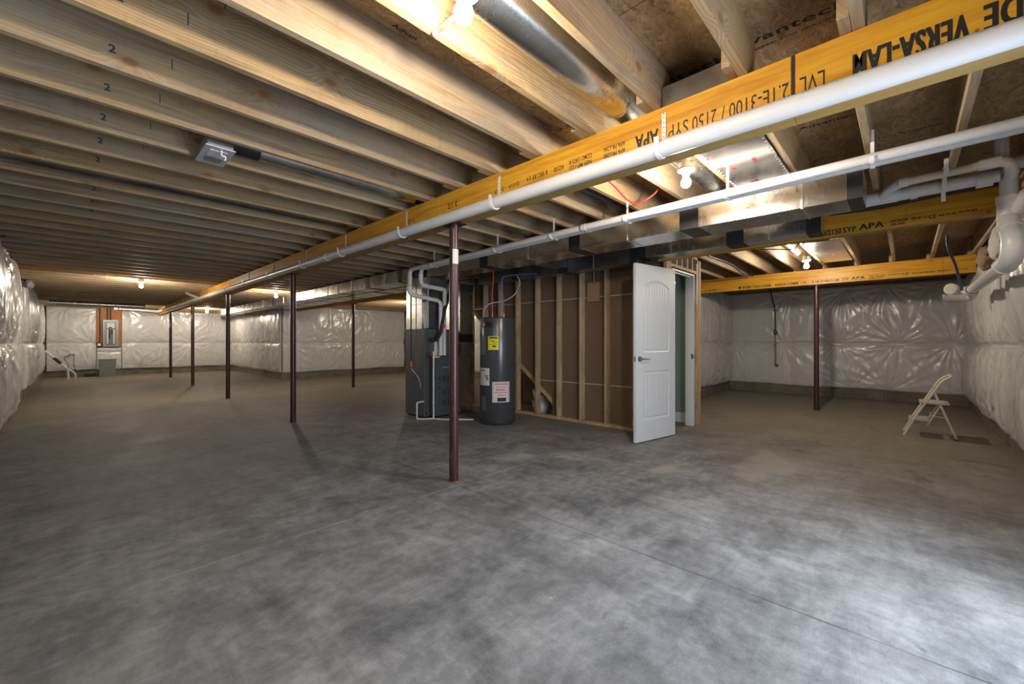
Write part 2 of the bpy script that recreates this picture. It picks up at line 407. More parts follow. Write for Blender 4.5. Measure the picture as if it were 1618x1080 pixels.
# ------------------------------------------------------------------ text
def text(name, s, size, mat, parent, loc, right, up, bold=.0, align='LEFT', sx=1.0, lift=.0012):
    cu = bpy.data.curves.new(name, 'FONT'); cu.body = s; cu.size = size; cu.align_x = align; cu.align_y = 'CENTER'
    cu.offset = bold * size; cu.resolution_u = 3; cu.fill_mode = 'FRONT'
    tmp = bpy.data.objects.new('tmp_text', cu); C.objects.link(tmp)
    dg = bpy.context.evaluated_depsgraph_get(); me = bpy.data.meshes.new_from_object(tmp.evaluated_get(dg))
    bpy.data.objects.remove(tmp); bpy.data.curves.remove(cu)
    me.materials.clear(); me.materials.append(mat)
    r = Vector(right).normalized(); u = Vector(up).normalized(); n = r.cross(u)
    m = Matrix((r, u, n)).transposed().to_4x4(); m.translation = Vector(loc) + n * lift
    me.transform(Matrix.Diagonal((sx, 1, 1, 1)))
    me.transform(m); me.name = name
    return link(name, me, parent)

def text_fit(name, s, size, mat, parent, p_start, p_end, up, bold=.02, lift=.0012):
    """text stretched to run exactly from p_start to p_end"""
    cu = bpy.data.curves.new(name, 'FONT'); cu.body = s; cu.size = size; cu.align_x = 'LEFT'; cu.align_y = 'CENTER'
    cu.offset = min(bold, .018) * size; cu.resolution_u = 3; cu.space_character = 1.0 + bold * 3
    tmp = bpy.data.objects.new('tmp_text', cu); C.objects.link(tmp)
    dg = bpy.context.evaluated_depsgraph_get(); me = bpy.data.meshes.new_from_object(tmp.evaluated_get(dg))
    bpy.data.objects.remove(tmp); bpy.data.curves.remove(cu)
    me.materials.clear(); me.materials.append(mat)
    xs = [v.co.x for v in me.vertices]; ys = [v.co.y for v in me.vertices]
    x0, x1 = min(xs), max(xs); y0, y1 = min(ys), max(ys)
    a = Vector(p_start); b = Vector(p_end); r = (b - a).normalized(); u = Vector(up).normalized(); n = r.cross(u)
    k = (b - a).length / (x1 - x0)
    for v in me.vertices: v.co = ((v.co.x - x0) * k, (v.co.y - (y0 + y1) / 2), 0)
    if bold >= .03:
        q = bmesh.new(); q.from_mesh(me); g = q.verts[:] + q.edges[:] + q.faces[:]
        for i, dx in enumerate((-.020 * size, .020 * size)):
            d = bmesh.ops.duplicate(q, geom=g)
            for v in [x for x in d['geom'] if isinstance(x, bmesh.types.BMVert)]: v.co.x += dx; v.co.z += .0001 * (i + 1)
        q.to_mesh(me); q.free()
    m = Matrix((r, u, n)).transposed().to_4x4(); m.translation = a + n * lift
    me.transform(m); me.name = name
    return link(name, me, parent)

# ------------------------------------------------------------------ camera
XA, XB, CX, CY = 117.0, 1432.0, 809.0, 540.0
F = math.sqrt((CX - XA) * (XB - CX)); H = 1.15
bx = (XB - CX) / math.hypot(XB - CX, F); bf = F / math.hypot(XB - CX, F)       # world X in camera (right, forward)
ax_ = (XA - CX) / math.hypot(XA - CX, F); af = F / math.hypot(XA - CX, F)
cam = bpy.data.cameras.new('camera'); cam.sensor_width = 36; cam.sensor_fit = 'HORIZONTAL'; cam.lens = F / 1618 * 36
cam.clip_start = .02; cam.clip_end = 100
co = bpy.data.objects.new('camera', cam); C.objects.link(co); co.location = (0, 0, H)
co.rotation_euler = (PI / 2, 0, math.atan2(af, bf) - PI / 2)
sc.camera = co

# ------------------------------------------------------------------ room dimensions
ZJ = 2.365; ZT = 2.600          # joist bottoms / subfloor
XL = -.72; YR = -.82            # left and right foundation faces
YB = 20.1; XS = 4.42; YM = 14.0; XE = 8.8; YP = 3.12; XR = 10.97
def S(name, mb, mats, label=None, parent=None, cat=None):
    o = mb.build(name, mats, parent)
    if parent is None: tag(o, label, cat, kind='structure')
    return o
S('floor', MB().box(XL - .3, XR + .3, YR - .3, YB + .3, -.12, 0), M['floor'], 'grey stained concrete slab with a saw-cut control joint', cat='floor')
S('ceiling', MB().box(XL - .3, XR + .3, YR - .3, YB + .3, ZT, ZT + .02), M['osb'], 'underside of the brown strand board subfloor', cat='ceiling')
W = .25; ZW = 2.33
ly0, ly1 = .9, 2.6
S('wall_left', MB().box(XL - W, XL, YR - W, ly0, 0, ZW).box(XL - W, XL, ly1, YB + W, 0, ZW).box(XL - W, XL, ly0, ly1, 0, 1.62).box(XL - W, XL, ly0, ly1, 2.28, ZW).box(XL - W, XL - .02, YR - W, YB + W, ZW + .001, ZT - .001, 1), [M['cwall'], M['pine']], 'concrete foundation wall along the left side', cat='wall')
# right wall with an opening for the added glass door
wx0, wx1, wz0, wz1 = 1.10, 2.60, .06, 2.00
S('wall_right', MB().box(XL - W, wx0, YR - W, YR, 0, ZW).box(wx1, XR + W, YR - W, YR, 0, ZW).box(wx0, wx1, YR - W, YR, 0, wz0).box(wx0, wx1, YR - W, YR, wz1, ZW)
  .box(XL - W, XR + W, YR - W, YR - .02, ZW + .001, ZT - .001, 1), [M['cwall'], M['pine']], 'concrete foundation wall along the right side', cat='wall')
S('wall_far', MB().box(XL - W, XS + W, YB, YB + W, 0, ZW).box(XL - W, XS + W, YB + .02, YB + W, ZW + .001, ZT - .001, 1), [M['cwall'], M['pine']], 'far concrete foundation wall behind the breaker panel', cat='wall')
S('wall_step', MB().box(XS, XS + W, YM + W, YB, 0, ZW).box(XS + .02, XS + W, YM + W, YB, ZW + .001, ZT - .001, 1), [M['cwall'], M['pine']], 'short concrete return wall beyond the slim posts', cat='wall')
S('wall_middle', MB().box(XS, XE + W, YM, YM + W, 0, ZW).box(XS, XE + W, YM + .02, YM + W, ZW + .001, ZT - .001, 1), [M['cwall'], M['pine']], 'concrete wall beyond the furnace', cat='wall')
S('wall_east', MB().box(XE, XE + W, YP + W, YM, 0, ZW).box(XE + .02, XE + W, YP + W, YM, ZW + .001, ZT - .001, 1), [M['cwall'], M['pine']], 'concrete wall hidden beyond the stair enclosure', cat='wall')
S('wall_nook', MB().box(6.13, XR, YP, YP + W, 0, ZW).box(6.13, XR, YP + .02, YP + W, ZW + .001, ZT - .001, 1), [M['cwall'], M['pine']], 'concrete wall just right of the closet', cat='wall')
S('wall_back', MB().box(XR, XR + W, YR, YP + W, 0, ZW).box(XR + .02, XR + W, YR, YP + W, ZW + .001, ZT - .001, 1), [M['cwall'], M['pine']], 'concrete wall at the right-hand end behind the stepladder', cat='wall')
# unseen glass door in the right wall, added for cool foreground light
w = thing('added_glass_door', 'white framed sliding glass door added out of view in the right wall for light', 'window', kind='structure')
f = MB()
for z in (wz0, wz1 - .05): f.box(wx0, wx1, YR - .12, YR - .06, z, z + .05)
for x in (wx0, wx1 - .05, (wx0 + wx1) / 2 - .025): f.box(x, x + .05, YR - .121, YR - .059, wz0 + .051, wz1 - .051)
f.build('window_frame', M['trimw'], w)
gl = N('clear_window_glass'); gl.base((.9, .95, .95)).pr(rough=.02, spec=.5)
tr_ = gl.node('ShaderNodeBsdfTransparent'); mx_ = gl.node('ShaderNodeMixShader'); mx_.inputs[0].default_value = .08
gl.l.new(tr_.outputs[0], mx_.inputs[1]); gl.l.new(gl.p.outputs[0], mx_.inputs[2]); gl.l.new(mx_.outputs[0], gl.n['Material Output'].inputs[0])
MB().box(wx0 + .05, wx1 - .05, YR - .093, YR - .088, wz0 + .05, wz1 - .05).build('window_pane', gl.m, w)


# ------------------------------------------------------------------ ceiling joists
JW, JH = .038, ZT - ZJ - .001
ORD = ['', 'first', 'second', 'third', 'fourth', 'fifth', 'sixth', 'seventh', 'eighth', 'ninth', 'tenth', 'eleventh', 'twelfth', 'thirteenth', 'fourteenth', 'fifteenth', 'sixteenth', 'seventeenth', 'eighteenth', 'nineteenth']
TENS = {20: 'twentieth', 30: 'thirtieth', 40: 'fortieth', 50: 'fiftieth'}; TW = {20: 'twenty', 30: 'thirty', 40: 'forty', 50: 'fifty'}
def ordn(n):
    if n < 20: return ORD[n]
    t = n // 10 * 10
    return TENS[t] if n == t else TW[t] + '-' + ORD[n - t]
def joist_mesh(x0, x1):
    o = MB().box(x0, x1, -JW / 2, JW / 2, 0, JH, b=.003).build('ceiling_joist', M['pine_joist']); me = o.data; bpy.data.objects.remove(o); return me
JM = {}
joists = {}
def bay(key, x0, x1, y_off, ks, where, group):
    me = joist_mesh(0, x1 - x0); n = 0
    for k in ks:
        y = .947 + y_off + .4064 * k; n += 1
        xe = x1
        o = link('ceiling_joist', me, None, (x0, y, ZJ))
        tag(o, 'pine ceiling joist %s, %s from the camera end' % (where, ordn(n)), 'joist', group)
        joists[(key, k)] = o
bay('a', XL - .018, 2.222, 0, range(-4, 48), 'left of the main beam', 'ceiling joists left of the main beam')
bay('b', 1.985, 4.935, .0395, range(-4, 32), 'between the main beam and ductwork beam', 'ceiling joists between the two middle beams')
bay('b2', 1.985, XS + .016, .0395, range(32, 48), 'far beyond the furnace over the narrow end', 'ceiling joists over the narrow far end')
bay('c', 4.80, 8.66, 0, [-4, -3, -2, -1, 0, 1, 2, 3, 4] + list(range(17, 32)), 'above the right-hand bulb bay', 'ceiling joists between the second and third beams')
bay('d', 8.54, XR + .016, .0395, range(-4, 6), 'beyond the third beam at the right end', 'ceiling joists at the right end')
# grade stamps and pencil marks on the near joists
for k in range(2, 16):
    o = joists[('a', k)]
    x = .12
    text('grade_stamp', '2', .050, M['blueink'], o, (x - .016 - (XL - .018) , -JW / 2, .082), (1, 0, 0), (0, 0, 1), .03)
    if k < 8:
        MB().box(x + .22 - XL, x + .223 - XL, -JW / 2 - .0012, -JW / 2 - .0002, .09, .14).build('pencil_tick', M['ink'], o)
# ------------------------------------------------------------------ beams
def beam(name, x0, x1, y0, y1, z0, z1, label, splits):
    t = thing(name, label, 'beam', (0, 0, 0), group='yellow laminated beams')
    y = [y0] + splits + [y1]
    for i in range(len(y) - 1):
        b = MB()
        b.box(x0, x1, y[i] + .0012, y[i + 1] - .0012, z0, z1)
        b.mi = [0, 0, 0, 0, 1, 1]
        b.build('beam_length' if i else 'beam_length', [M['lvl'], M['lvl_edge']], t)
    return t
BX0, BX1, BZ0, BZ1 = 2.097, 2.243, 2.127, 2.363
b1 = beam('main_beam', BX0, BX1, YR + .005, YB - .003, BZ0, BZ1, 'long yellow laminated beam behind the big white pipe, printed upside down', [-3 + 3.355, 2.86, 5.37, 6.51, 11.0, 15.4])
B2X0, B2X1 = 4.815, 4.915
b2 = beam('second_beam', B2X0, B2X1, YR + .20, 2.16, BZ0 - .005, BZ1, 'yellow laminated beam behind the ductwork with upright black printing', [.0])
b2b = beam('second_beam', B2X0, B2X1, 7.42, YM - .003, BZ0 - .005, BZ1, 'unprinted yellow laminated beam beyond the furnace, over the lone slim post', [10.2])
B3X0, B3X1 = 8.55, 8.65
b3 = beam('third_beam', B3X0, B3X1, YR + .12, YP - .003, BZ0 - .012, BZ1, 'farthest yellow laminated beam across the right-hand bay, over the stepladder', [-.38])
# printing: main beam upside down, reading runs towards the far end
def bt(beamo, s, ya, yb, z, size, X, bold=.03, flip=False):
    if flip: return text_fit('printed_text', s, size, M['ink'], beamo, (X, ya, z), (X, yb, z), (0, 0, -1), bold)
    return text_fit('printed_text', s, size, M['ink'], beamo, (X, ya, z), (X, yb, z), (0, 0, 1), bold)
zc = 2.226
for s, ya, yb, z, size, bold in [('BOISE CASCADE', -.70, -.19, zc + .004, .125, .035), ('\u00ae', -.178, -.168, zc - .03, .03, .0), ('VERSA-LAM', -.155, .150, zc, .125, .04), ('LVL', .240, .325, zc - .004, .100, .0),
                                 ('2.1E-3100 / 2150', .362, .765, zc - .004, .100, .0), ('SYP', .785, .885, zc - .004, .100, .0), ('APA', .938, 1.066, zc, .105, .04),
                                 ('APA PR-L266', 1.126, 1.262, 2.250, .036, .02), ('CCMC 12472-R', 1.342, 1.505, 2.250, .036, .02), ('KD30', 1.548, 1.622, 2.240, .04, .02),
                                 ('APA PR-L280', 1.126, 1.262, 2.213, .036, .02), ('NER MP-1221', 1.342, 1.505, 2.213, .036, .02), ('B SRC-RP 3.9', 1.675, 1.85, 2.242, .04, .02),
                                 ('12-17-19', 1.922, 2.015, 2.236, .04, .02), ('3 of 7', 2.07, 2.16, 2.236, .045, .02), ('3 1/2', 2.591, 2.71, 2.25, .06, .02), ('3 1/2', 3.189, 3.295, 2.24, .055, .02)]:
    # reading direction towards +Y with up = -Z: normal must face -X
    text_fit('printed_text', s, size, M['ink'], b1, (BX0, ya, z), (BX0, yb, z), (0, 0, -1), bold)
MB().box(BX0 - .0014, BX0 - .0002, .341, .353, BZ0, BZ1).build('splice_stain', M['ink'], b1)
def upright(beamo, X, items, z, bold=.035):
    for s, ya, yb, dz, size in items:
        # upright text seen from -X reads towards -Y
        text_fit('printed_text', s, size, M['ink'], beamo, (X, ya, z + dz), (X, yb, z + dz), (0, 0, 1), bold)
upright(b2, B2X0, [('\u25c6 BOISE CASCADE\u00ae', 1.93, 1.385, 0, .062), ('VERSA-LAM\u00ae', 1.33, .95, 0, .062), ('LVL', .90, .80, 0, .055), ('2.1E-3100/2150', .75, .43, .0, .068), ('SYP', .418, .325, 0, .066),
                   ('APA', .305, .14, .006, .07), ('APA PR-L266', .098, -.01, .016, .026), ('CCMC 12472-R', .098, .01, -.012, .026), ('NER MP-1221', -.03, -.13, .012, .026), ('CE', -.135, -.175, .008, .045),
                   ('0836-CPR-1032', -.19, -.29, .008, .024), ('0432-CPR-1667A', -.30, -.40, .012, .024), ('KD', -.45, -.47, -.02, .024)], 2.165)
upright(b3, B3X0, [('3 1/2', 2.80, 2.66, -.005, .05), ('\u25c6 BOISE CASCADE\u00ae', 2.28, 1.75, 0, .055), ('VERSA-LAM\u00ae', 1.69, 1.34, 0, .055), ('LVL', 1.30, 1.225, 0, .05), ('2.1E-3100/2150', 1.15, .79, .0, .05), ('SYP', .75, .67, 0, .05),
                   ('APA', .64, .47, .006, .058), ('APA PR-L266', .42, .24, .014, .024), ('CCMC 12472-R', .42, .26, -.012, .024), ('KD30 NF-1221', .20, .06, .012, .022), ('CE', .045, -.025, .008, .045), ('0836-CPR-1032 0432', -.06, -.30, .006, .022),
                   ('APA SR-RP 3.9', -.33, -.47, .012, .024), ('3 1/2 AAF', -.50, -.62, .012, .026)], 2.160)

# ------------------------------------------------------------------ steel posts
def post_at(x, y, ztop, label, sticker=None, first=[None]):
    t = thing('steel_post', label, 'post', (x, y, 0), group='maroon steel posts')
    r = .0375; h = ztop - .012
    MB().tube([(0, 0, .010), (0, 0, h)], r, 24).build('post_tube', M['post'], t)
    MB().box(-.075, .075, -.10, .10, ztop - .012, ztop - .001, b=.002).build('cap_plate', M['steel'], t)
    MB().tube([(0, 0, .001), (0, 0, .010)], .043, 20).build('base_ring', M['rust'], t)
    if sticker:
        za, zb, a0, a1 = sticker; vs = []; n = 6
        for z in (za, zb):
            for i in range(n + 1):
                a = a0 + (a1 - a0) * i / n; vs.append((math.cos(a) * (r + .0012), math.sin(a) * (r + .0012), z))
        fs = [(i, i + 1, n + 2 + i, n + 1 + i) for i in range(n)]
        MB().add(vs, fs).build('paper_sticker', M['paper'], t)
    return t
aim = math.atan2(-2.71, -2.15)
post_at(2.159, 2.711, BZ0, 'nearest maroon steel post with white sticker, at the floor joint', (1.79, 1.91, aim - .25, aim + 1.25))
post_at(2.159, 6.37, BZ0, 'maroon steel post second from camera under the main beam')
post_at(2.159, 10.03, BZ0, 'maroon steel post third from camera under the main beam')
post_at(2.159, 13.69, BZ0, 'maroon steel post fourth from camera under the main beam', (1.75, 1.87, aim - .4, aim + .4))
post_at(2.159, 17.34, BZ0, 'farthest maroon steel post of the row under the main beam', (1.62, 1.80, aim - .5, aim + .5))
post_at(4.865, 10.16, BZ0 - .005, 'lone slim maroon steel post just left of the furnace, beyond the main row')
post_at(8.60, 1.097, BZ0 - .012, 'maroon steel post under the farthest beam, left of the stepladder')
MB().box(-.012, .012, -.045, -.041, 1.72, 1.85).build('wooden_shim', M['pine'], [o for o in C.objects if o.get('label', '').startswith('maroon steel post under the farthest')][0], (-.045, .03, .0))

# ------------------------------------------------------------------ insulation blankets
def blanket(name, label, org, du, nrm, length, z0, z1, step, seed, bulge=.06, base=.05, zc=1.11, seams=1.22, wr=.012, topfade=.25, extra=None):
    """quilted poly-faced blanket: org = corner on the wall face, du = run direction, nrm = into the room"""
    rs = np.random.RandomState(seed)
    nu = max(2, int(length / step)) + 1; nz = max(2, int((z1 - z0) / step)) + 1
    u = np.linspace(0, length, nu); z = np.linspace(z0, z1, nz); U, Z = np.meshgrid(u, z)
    def row(Zv, a, b):
        t = np.clip((Zv - a) / (b - a), 0, 1); return np.sin(PI * t) ** .55
    Hh = np.where(Z < zc, row(Z, z0 - .06, zc) * .8, row(Z, zc, z1 + .10))
    var = 1 + .25 * np.sin(U * 1.7 + rs.rand() * 6) + .15 * np.sin(U * 4.1 + rs.rand() * 6)
    su = np.abs(((U / seams + .31) % 1.0) - .5) * 2           # 0 at pinned studs, 1 between
    pil = .45 + .55 * (1 - (1 - np.clip(su, 0, 1)) ** 3)
    D = base + bulge * Hh * var * pil
    # wrinkles radiating from the fastening pins along the crease and edges
    pins = []
    x = seams * .19
    while x < length + .3:
        pins.append((x + rs.uniform(-.08, .08), zc, 1.0))
        if rs.rand() < .7: pins.append((x + rs.uniform(-.3, .3), z1 - rs.uniform(.0, .12), .9))
        if rs.rand() < .7: pins.append((x + rs.uniform(-.3, .3), z0 + rs.uniform(0, .05), .7))
        x += seams * .62 * rs.uniform(.75, 1.4)
    for (pu, pz, k) in pins:
        dx = U - pu; dz = Z - pz; r = np.hypot(dx, dz) + 1e-6; th = np.arctan2(dz, dx)
        s = np.zeros_like(r)
        for q in range(5):
            fr = rs.randint(6, 26); ph = rs.rand() * 6.28
            s += np.abs(np.sin(th * fr / 2 + ph + 1.2 * np.sin(r * 4 + q + th * 2))) ** 3 * rs.uniform(.5, 1)
        R = rs.uniform(.32, .75)
        env = np.exp(-(r / R) ** 1.6) * (1 - np.exp(-r / .05))
        D += wr * k * env * (s - 1.0)
        D -= .022 * k * np.exp(-(r / .10) ** 2)
    # fine vertical drape folds
    for q in range(10):
        u0 = rs.uniform(0, length); zz = rs.uniform(z0, z1); 
    ph1 = rs.rand() * 6
    fold = np.sin(U * 23 + 1.7 * np.sin(Z * 2.3 + ph1) + 1.3 * np.sin(U * 5)) + .6 * np.sin(U * 47 + 2.2 * np.sin(Z * 3.1))
    fold = np.maximum(fold, 0) ** 2
    mask = np.clip(np.sin(U * 2.1 + ph1) * .5 + .4 + .4 * np.sin(Z * 3 + U), 0, 1)
    D += .0035 * fold * mask
    # crease line pulled in
    D -= .03 * np.exp(-((Z - zc - .006 * np.sin(U * 6)) / .022) ** 2)
    if extra is not None: D += extra(U, Z)
    zo = Z + .012 * np.sin(U * 3.3 + seed) * np.clip((zc - Z) / zc, 0, 1)     # wavy hem
    edge = np.minimum(1, np.minimum((Z - z0) / .03, (z1 - Z) / .03)); edge = np.clip(edge, 0, 1) ** .5
    D = .004 + np.maximum(D - .004, .012) * edge
    o = Vector(org); d = Vector(du); n = Vector(nrm)
    P = np.array(o)[None, None, :] + U[..., None] * np.array(d) + D[..., None] * np.array(n)
    P[..., 2] = zo
    me = bpy.data.meshes.new(name)
    idx = np.arange(nu * nz).reshape(nz, nu)
    fs = np.stack([idx[:-1, :-1], idx[:-1, 1:], idx[1:, 1:], idx[1:, :-1]], -1).reshape(-1, 4)
    if Vector(d).cross(Vector((0, 0, 1))).dot(n) < 0: fs = fs[:, ::-1]
    # side closing strips back to the wall
    verts = P.reshape(-1, 3).tolist(); faces = fs.tolist()
    for col in (0, nu - 1):
        b0 = len(verts)
        for i in range(nz):
            v = o + d * (0 if col == 0 else length); verts.append((v.x, v.y, float(zo[i, col])))
        for i in range(nz - 1): faces.append((int(idx[i, col]), int(idx[i + 1, col]), b0 + i + 1, b0 + i))
    me.from_pydata(verts, [], faces); me.materials.append(M['poly'])
    me.polygons.foreach_set('use_smooth', [True] * len(faces)); me.update()
    ob = link(name, me); tag(ob, label, 'insulation', 'white insulation blankets on the walls'); return ob
e = .004
blanket('insulation_blanket', 'white plastic-faced insulation blanket on the wall behind the stepladder', (XR - e, YR + .01, 0), (0, 1, 0), (-1, 0, 0), YP - YR - .02, .19, 2.30, .016, 3, bulge=.045, base=.03, wr=.011)
blanket('insulation_blanket', 'white insulation blanket on the short wall just right of the closet', (6.2, YP - e, 0), (1, 0, 0), (0, -1, 0), XR - 6.3, .19, 2.30, .02, 5, bulge=.05, base=.03)
def arcs(U, Z):
    rs = np.random.RandomState(77); D = 0 * U
    for q in range(70):
        u0 = rs.uniform(0, 7.4); lo = rs.rand() < .5; zc_, hh = (.64, .46) if lo else (1.70, .55); t_ = (Z - zc_) / hh
        cu = u0 + rs.uniform(-.22, .22) * (1 - t_ ** 2) + rs.uniform(-.08, .08) * t_
        D += np.where(np.abs(t_) < 1, rs.uniform(.010, .024) * np.exp(-((U - cu) / rs.uniform(.022, .06)) ** 2) * np.clip(1 - t_ ** 2, 0, 1) ** .5, 0)
    return D
blanket('insulation_blanket', 'glossy white insulation blanket on the right wall below the sloping drain', (3.55, YR + e, 0), (1, 0, 0), (0, 1, 0), XR - 3.70, .17, 2.30, .016, 8, bulge=.085, base=.03, wr=.008, extra=arcs)
blanket('insulation_blanket', 'nearest bulging white insulation blanket at the left edge of the picture', (XL + e, 3.0, 0), (0, 1, 0), (1, 0, 0), 6.95, .02, 2.40, .025, 11, bulge=.115, base=.04, wr=.018, zc=1.12)
blanket('insulation_blanket', 'low flat white insulation blanket beside the wooden beam end on the left', (XL + e, 9.98, 0), (0, 1, 0), (1, 0, 0), 2.6, .20, 2.12, .03, 12, bulge=.02, base=.02, wr=.006)
blanket('insulation_blanket', 'white insulation blanket with a puckered top on the left wall', (XL + e, 12.6, 0), (0, 1, 0), (1, 0, 0), 2.9, .20, 2.36, .03, 13, bulge=.10, base=.03, wr=.018)
blanket('insulation_blanket', 'farthest white insulation blanket on the left wall', (XL + e, 15.52, 0), (0, 1, 0), (1, 0, 0), 4.4, .20, 2.30, .04, 14, bulge=.06, base=.03)
blanket('insulation_blanket', 'white insulation blanket on the far wall left of the breaker panel', (XL + .10, YB - e, 0), (1, 0, 0), (0, -1, 0), .52 - XL - .10, .19, 2.31, .03, 17, bulge=.06, base=.03, wr=.016)
blanket('insulation_blanket', 'short white insulation blanket on the far wall under the breaker panel', (.53, YB - e, 0), (1, 0, 0), (0, -1, 0), .62, .19, .96, .03, 18, bulge=.03, base=.03, zc=.8)
blanket('insulation_blanket', 'white insulation blanket on the far wall right of the breaker panel', (1.16, YB - e, 0), (1, 0, 0), (0, -1, 0), XS - 1.26, .19, 2.31, .03, 19, bulge=.06, base=.03, wr=.016)
blanket('insulation_blanket', 'white insulation blanket on the return wall behind the slim posts', (XS - e, YM + .02, 0), (0, 1, 0), (-1, 0, 0), YB - YM - .12, .19, 2.31, .04, 21, bulge=.06, base=.03, wr=.016)
blanket('insulation_blanket', 'white insulation blanket on the wall just left of the furnace', (XS + .02, YM - e, 0), (1, 0, 0), (0, -1, 0), XE - XS - .14, .19, 2.31, .03, 22, bulge=.05, base=.03, wr=.016)
blanket('insulation_blanket', 'white insulation blanket glimpsed between furnace duct and water heater', (XE - e, YP + .4, 0), (0, 1, 0), (-1, 0, 0), YM - YP - .5, .19, 2.31, .05, 23, bulge=.05, base=.03)

# ------------------------------------------------------------------ big drain pipe on the main beam
PX = 2.047; PR = .0420
def pz(y): return 2.123 + .0050 * max(y, 0)
t = thing('drain_pipe', 'big white drain pipe hung along the face of the main beam', 'pipe')
YPE = 19.0
ys = list(np.linspace(YR + .03, YPE, 24))
MB().tube([(PX, y, pz(y)) for y in ys], PR, 28).build('pipe_run', M['pvc'], t)
for y in (4.95, 8.35, 12.6, 16.2):
    MB().tube([(PX, y - .05, pz(y)), (PX, y + .05, pz(y))], PR + .005, 24).build('coupling', M['pvc'], t)
# wye with a branch rising to the ceiling at the far end
MB().tube([(PX, 12.2, pz(12.2) + .01), (PX - .09, 12.5, 2.28), (PX - .16, 12.72, 2.34)], .034, 14).build('wye_branch', M['pvc'], t)
MB().tube(smoothpath([(PX, YPE - .02, pz(YPE)), (PX - .15, YPE + .22, pz(YPE) + .02), (PX - .5, YPE + .38, pz(YPE) + .05), (PX - 1.0, YPE + .42, pz(YPE) + .07)], 5), .045, 14).build('end_elbow', M['pvc'], t)
al = math.radians(38)      # lettering on the shoulder of the pipe facing the room
nrm = Vector((-math.cos(al), 0, math.sin(al))); upv = Vector((math.sin(al), 0, math.cos(al)))
for s, ya, yb in [('2" JM EAGLE', .115, .045), ('3" PVC SCH40 SERIES', -.05, -.19), ('DWV ASTM D2665', -.20, -.34), ('FOR NON-PRESSURE USE ONLY  3" MM K', .62, .26), ('Made in America', .235, .13), ('NSF-dwv  CELL CORE PVC SCH40', .93, .66), ('JM EAGLE', 1.12, 1.02), ('NON-PRESSURE USE ONLY  ASTM F891', 1.75, 1.25), ('3" PVC DWV', 2.9, 2.5)]:
    p0 = Vector((PX, ya, pz(ya))) + nrm * (PR + .0006); p1 = Vector((PX, yb, pz(yb))) + nrm * (PR + .0006)
    text_fit('pipe_print', s, .0085, M['inkgrey'], t, p0, p1, upv, .01, lift=.0008)

def hanger_mesh():
    s = MB(); w = .020
    # vertical strap against the beam, then J-hook under the pipe with an upturned lip
    pts = [(.0445, 0, .20), (.0445, 0, .05), (.0445, 0, .02)]
    s.ribbon(pts, w, (0, 1, 0), .005)
    h = MB(); pts = []
    for i in range(15):
        a = math.radians(-30 - 165 * i / 14); pts.append((math.cos(a) * (PR + .0045), 0, math.sin(a) * (PR + .0045)))
    pts.append((-(PR + .007), 0, .045))
    h.ribbon(pts, w + .004, (0, 1, 0), .006)
    hol = MB()
    for z in (.075, .10, .125, .15, .175, .195): hol.tube([(.0418, 0, z), (.0412, 0, z)], .0035, 8)
    return s, h, hol
hs, hh, ho = hanger_mesh()
def hanger_a(y, label, first=[None]):
    if first[0] is None:
        t = thing('pipe_hanger', label, 'pipe hanger', (PX, y, pz(y)), group='white hooks holding the big drain pipe')
        hs.build('strap', M['plastic_white'], t); hh.build('hook', M['plastic_white'], t); ho.build('nail_hole', M['ink'], t)
        first[0] = t; return t
    t = first[0].copy(); C.objects.link(t); t.location = (PX, y, pz(y)); t['label'] = label
    for c in first[0].children:
        d = c.copy(); C.objects.link(d); d.parent = t
    return t
for i, y in enumerate([.905, 2.11, 3.31, 4.55, 5.68, 7.0, 8.3, 9.6, 10.9, 12.1, 13.4, 14.7, 16.0, 17.4]):
    hanger_a(y, 'white plastic hook under the big drain pipe, %s from the camera end' % ordn(i + 1))

# ------------------------------------------------------------------ pair of vent pipes to the furnace
VA, VB, VR = 3.305, 3.383, .0302
def vz(y): return 2.262 - .0135 * (y + .4)
FY = 5.17
ta = thing('vent_pipe', 'slim white vent pipe of the pair, nearer one, lower elbow at the furnace', 'pipe', group='pair of vent pipes running to the furnace')
tb = thing('vent_pipe', 'slim white vent pipe of the pair, farther one, higher elbow at the furnace', 'pipe', group='pair of vent pipes running to the furnace')
pa = roundpath([(VA, YR + .04, vz(-.8)), (VA, FY - .02, vz(FY)), (VA, FY - .02, 1.83), (3.845, FY - .02, 1.77), (3.845, FY - .02, .945)], .075, 7)
pb = roundpath([(VB, YR + .04, vz(-.8)), (VB, FY - .18, vz(FY - .2)), (VB, FY - .18, 1.955), (3.80, FY - .18, 1.93), (3.86, FY - .10, 1.80)], [0, .075, .075, .05, 0], 7)
MB().tube(pa, VR, 20).build('pipe_run', M['pvc'], ta); MB().tube(pb, VR, 20).build('pipe_run', M['pvc'], tb)
MB().tube([(3.86, FY - .10, 1.84), (3.93, FY + .0, 1.70), (3.93, FY + .0, .945)], VR, 20).build('drop_leg', M['pvc'], tb)
def ring(parent, p, d, r=VR + .0035, l=.05, mat='pvc', nm='coupling'):
    p = Vector(p); d = Vector(d).normalized(); MB().tube([p - d * l / 2, p + d * l / 2], r, 20).build(nm, M[mat], parent)
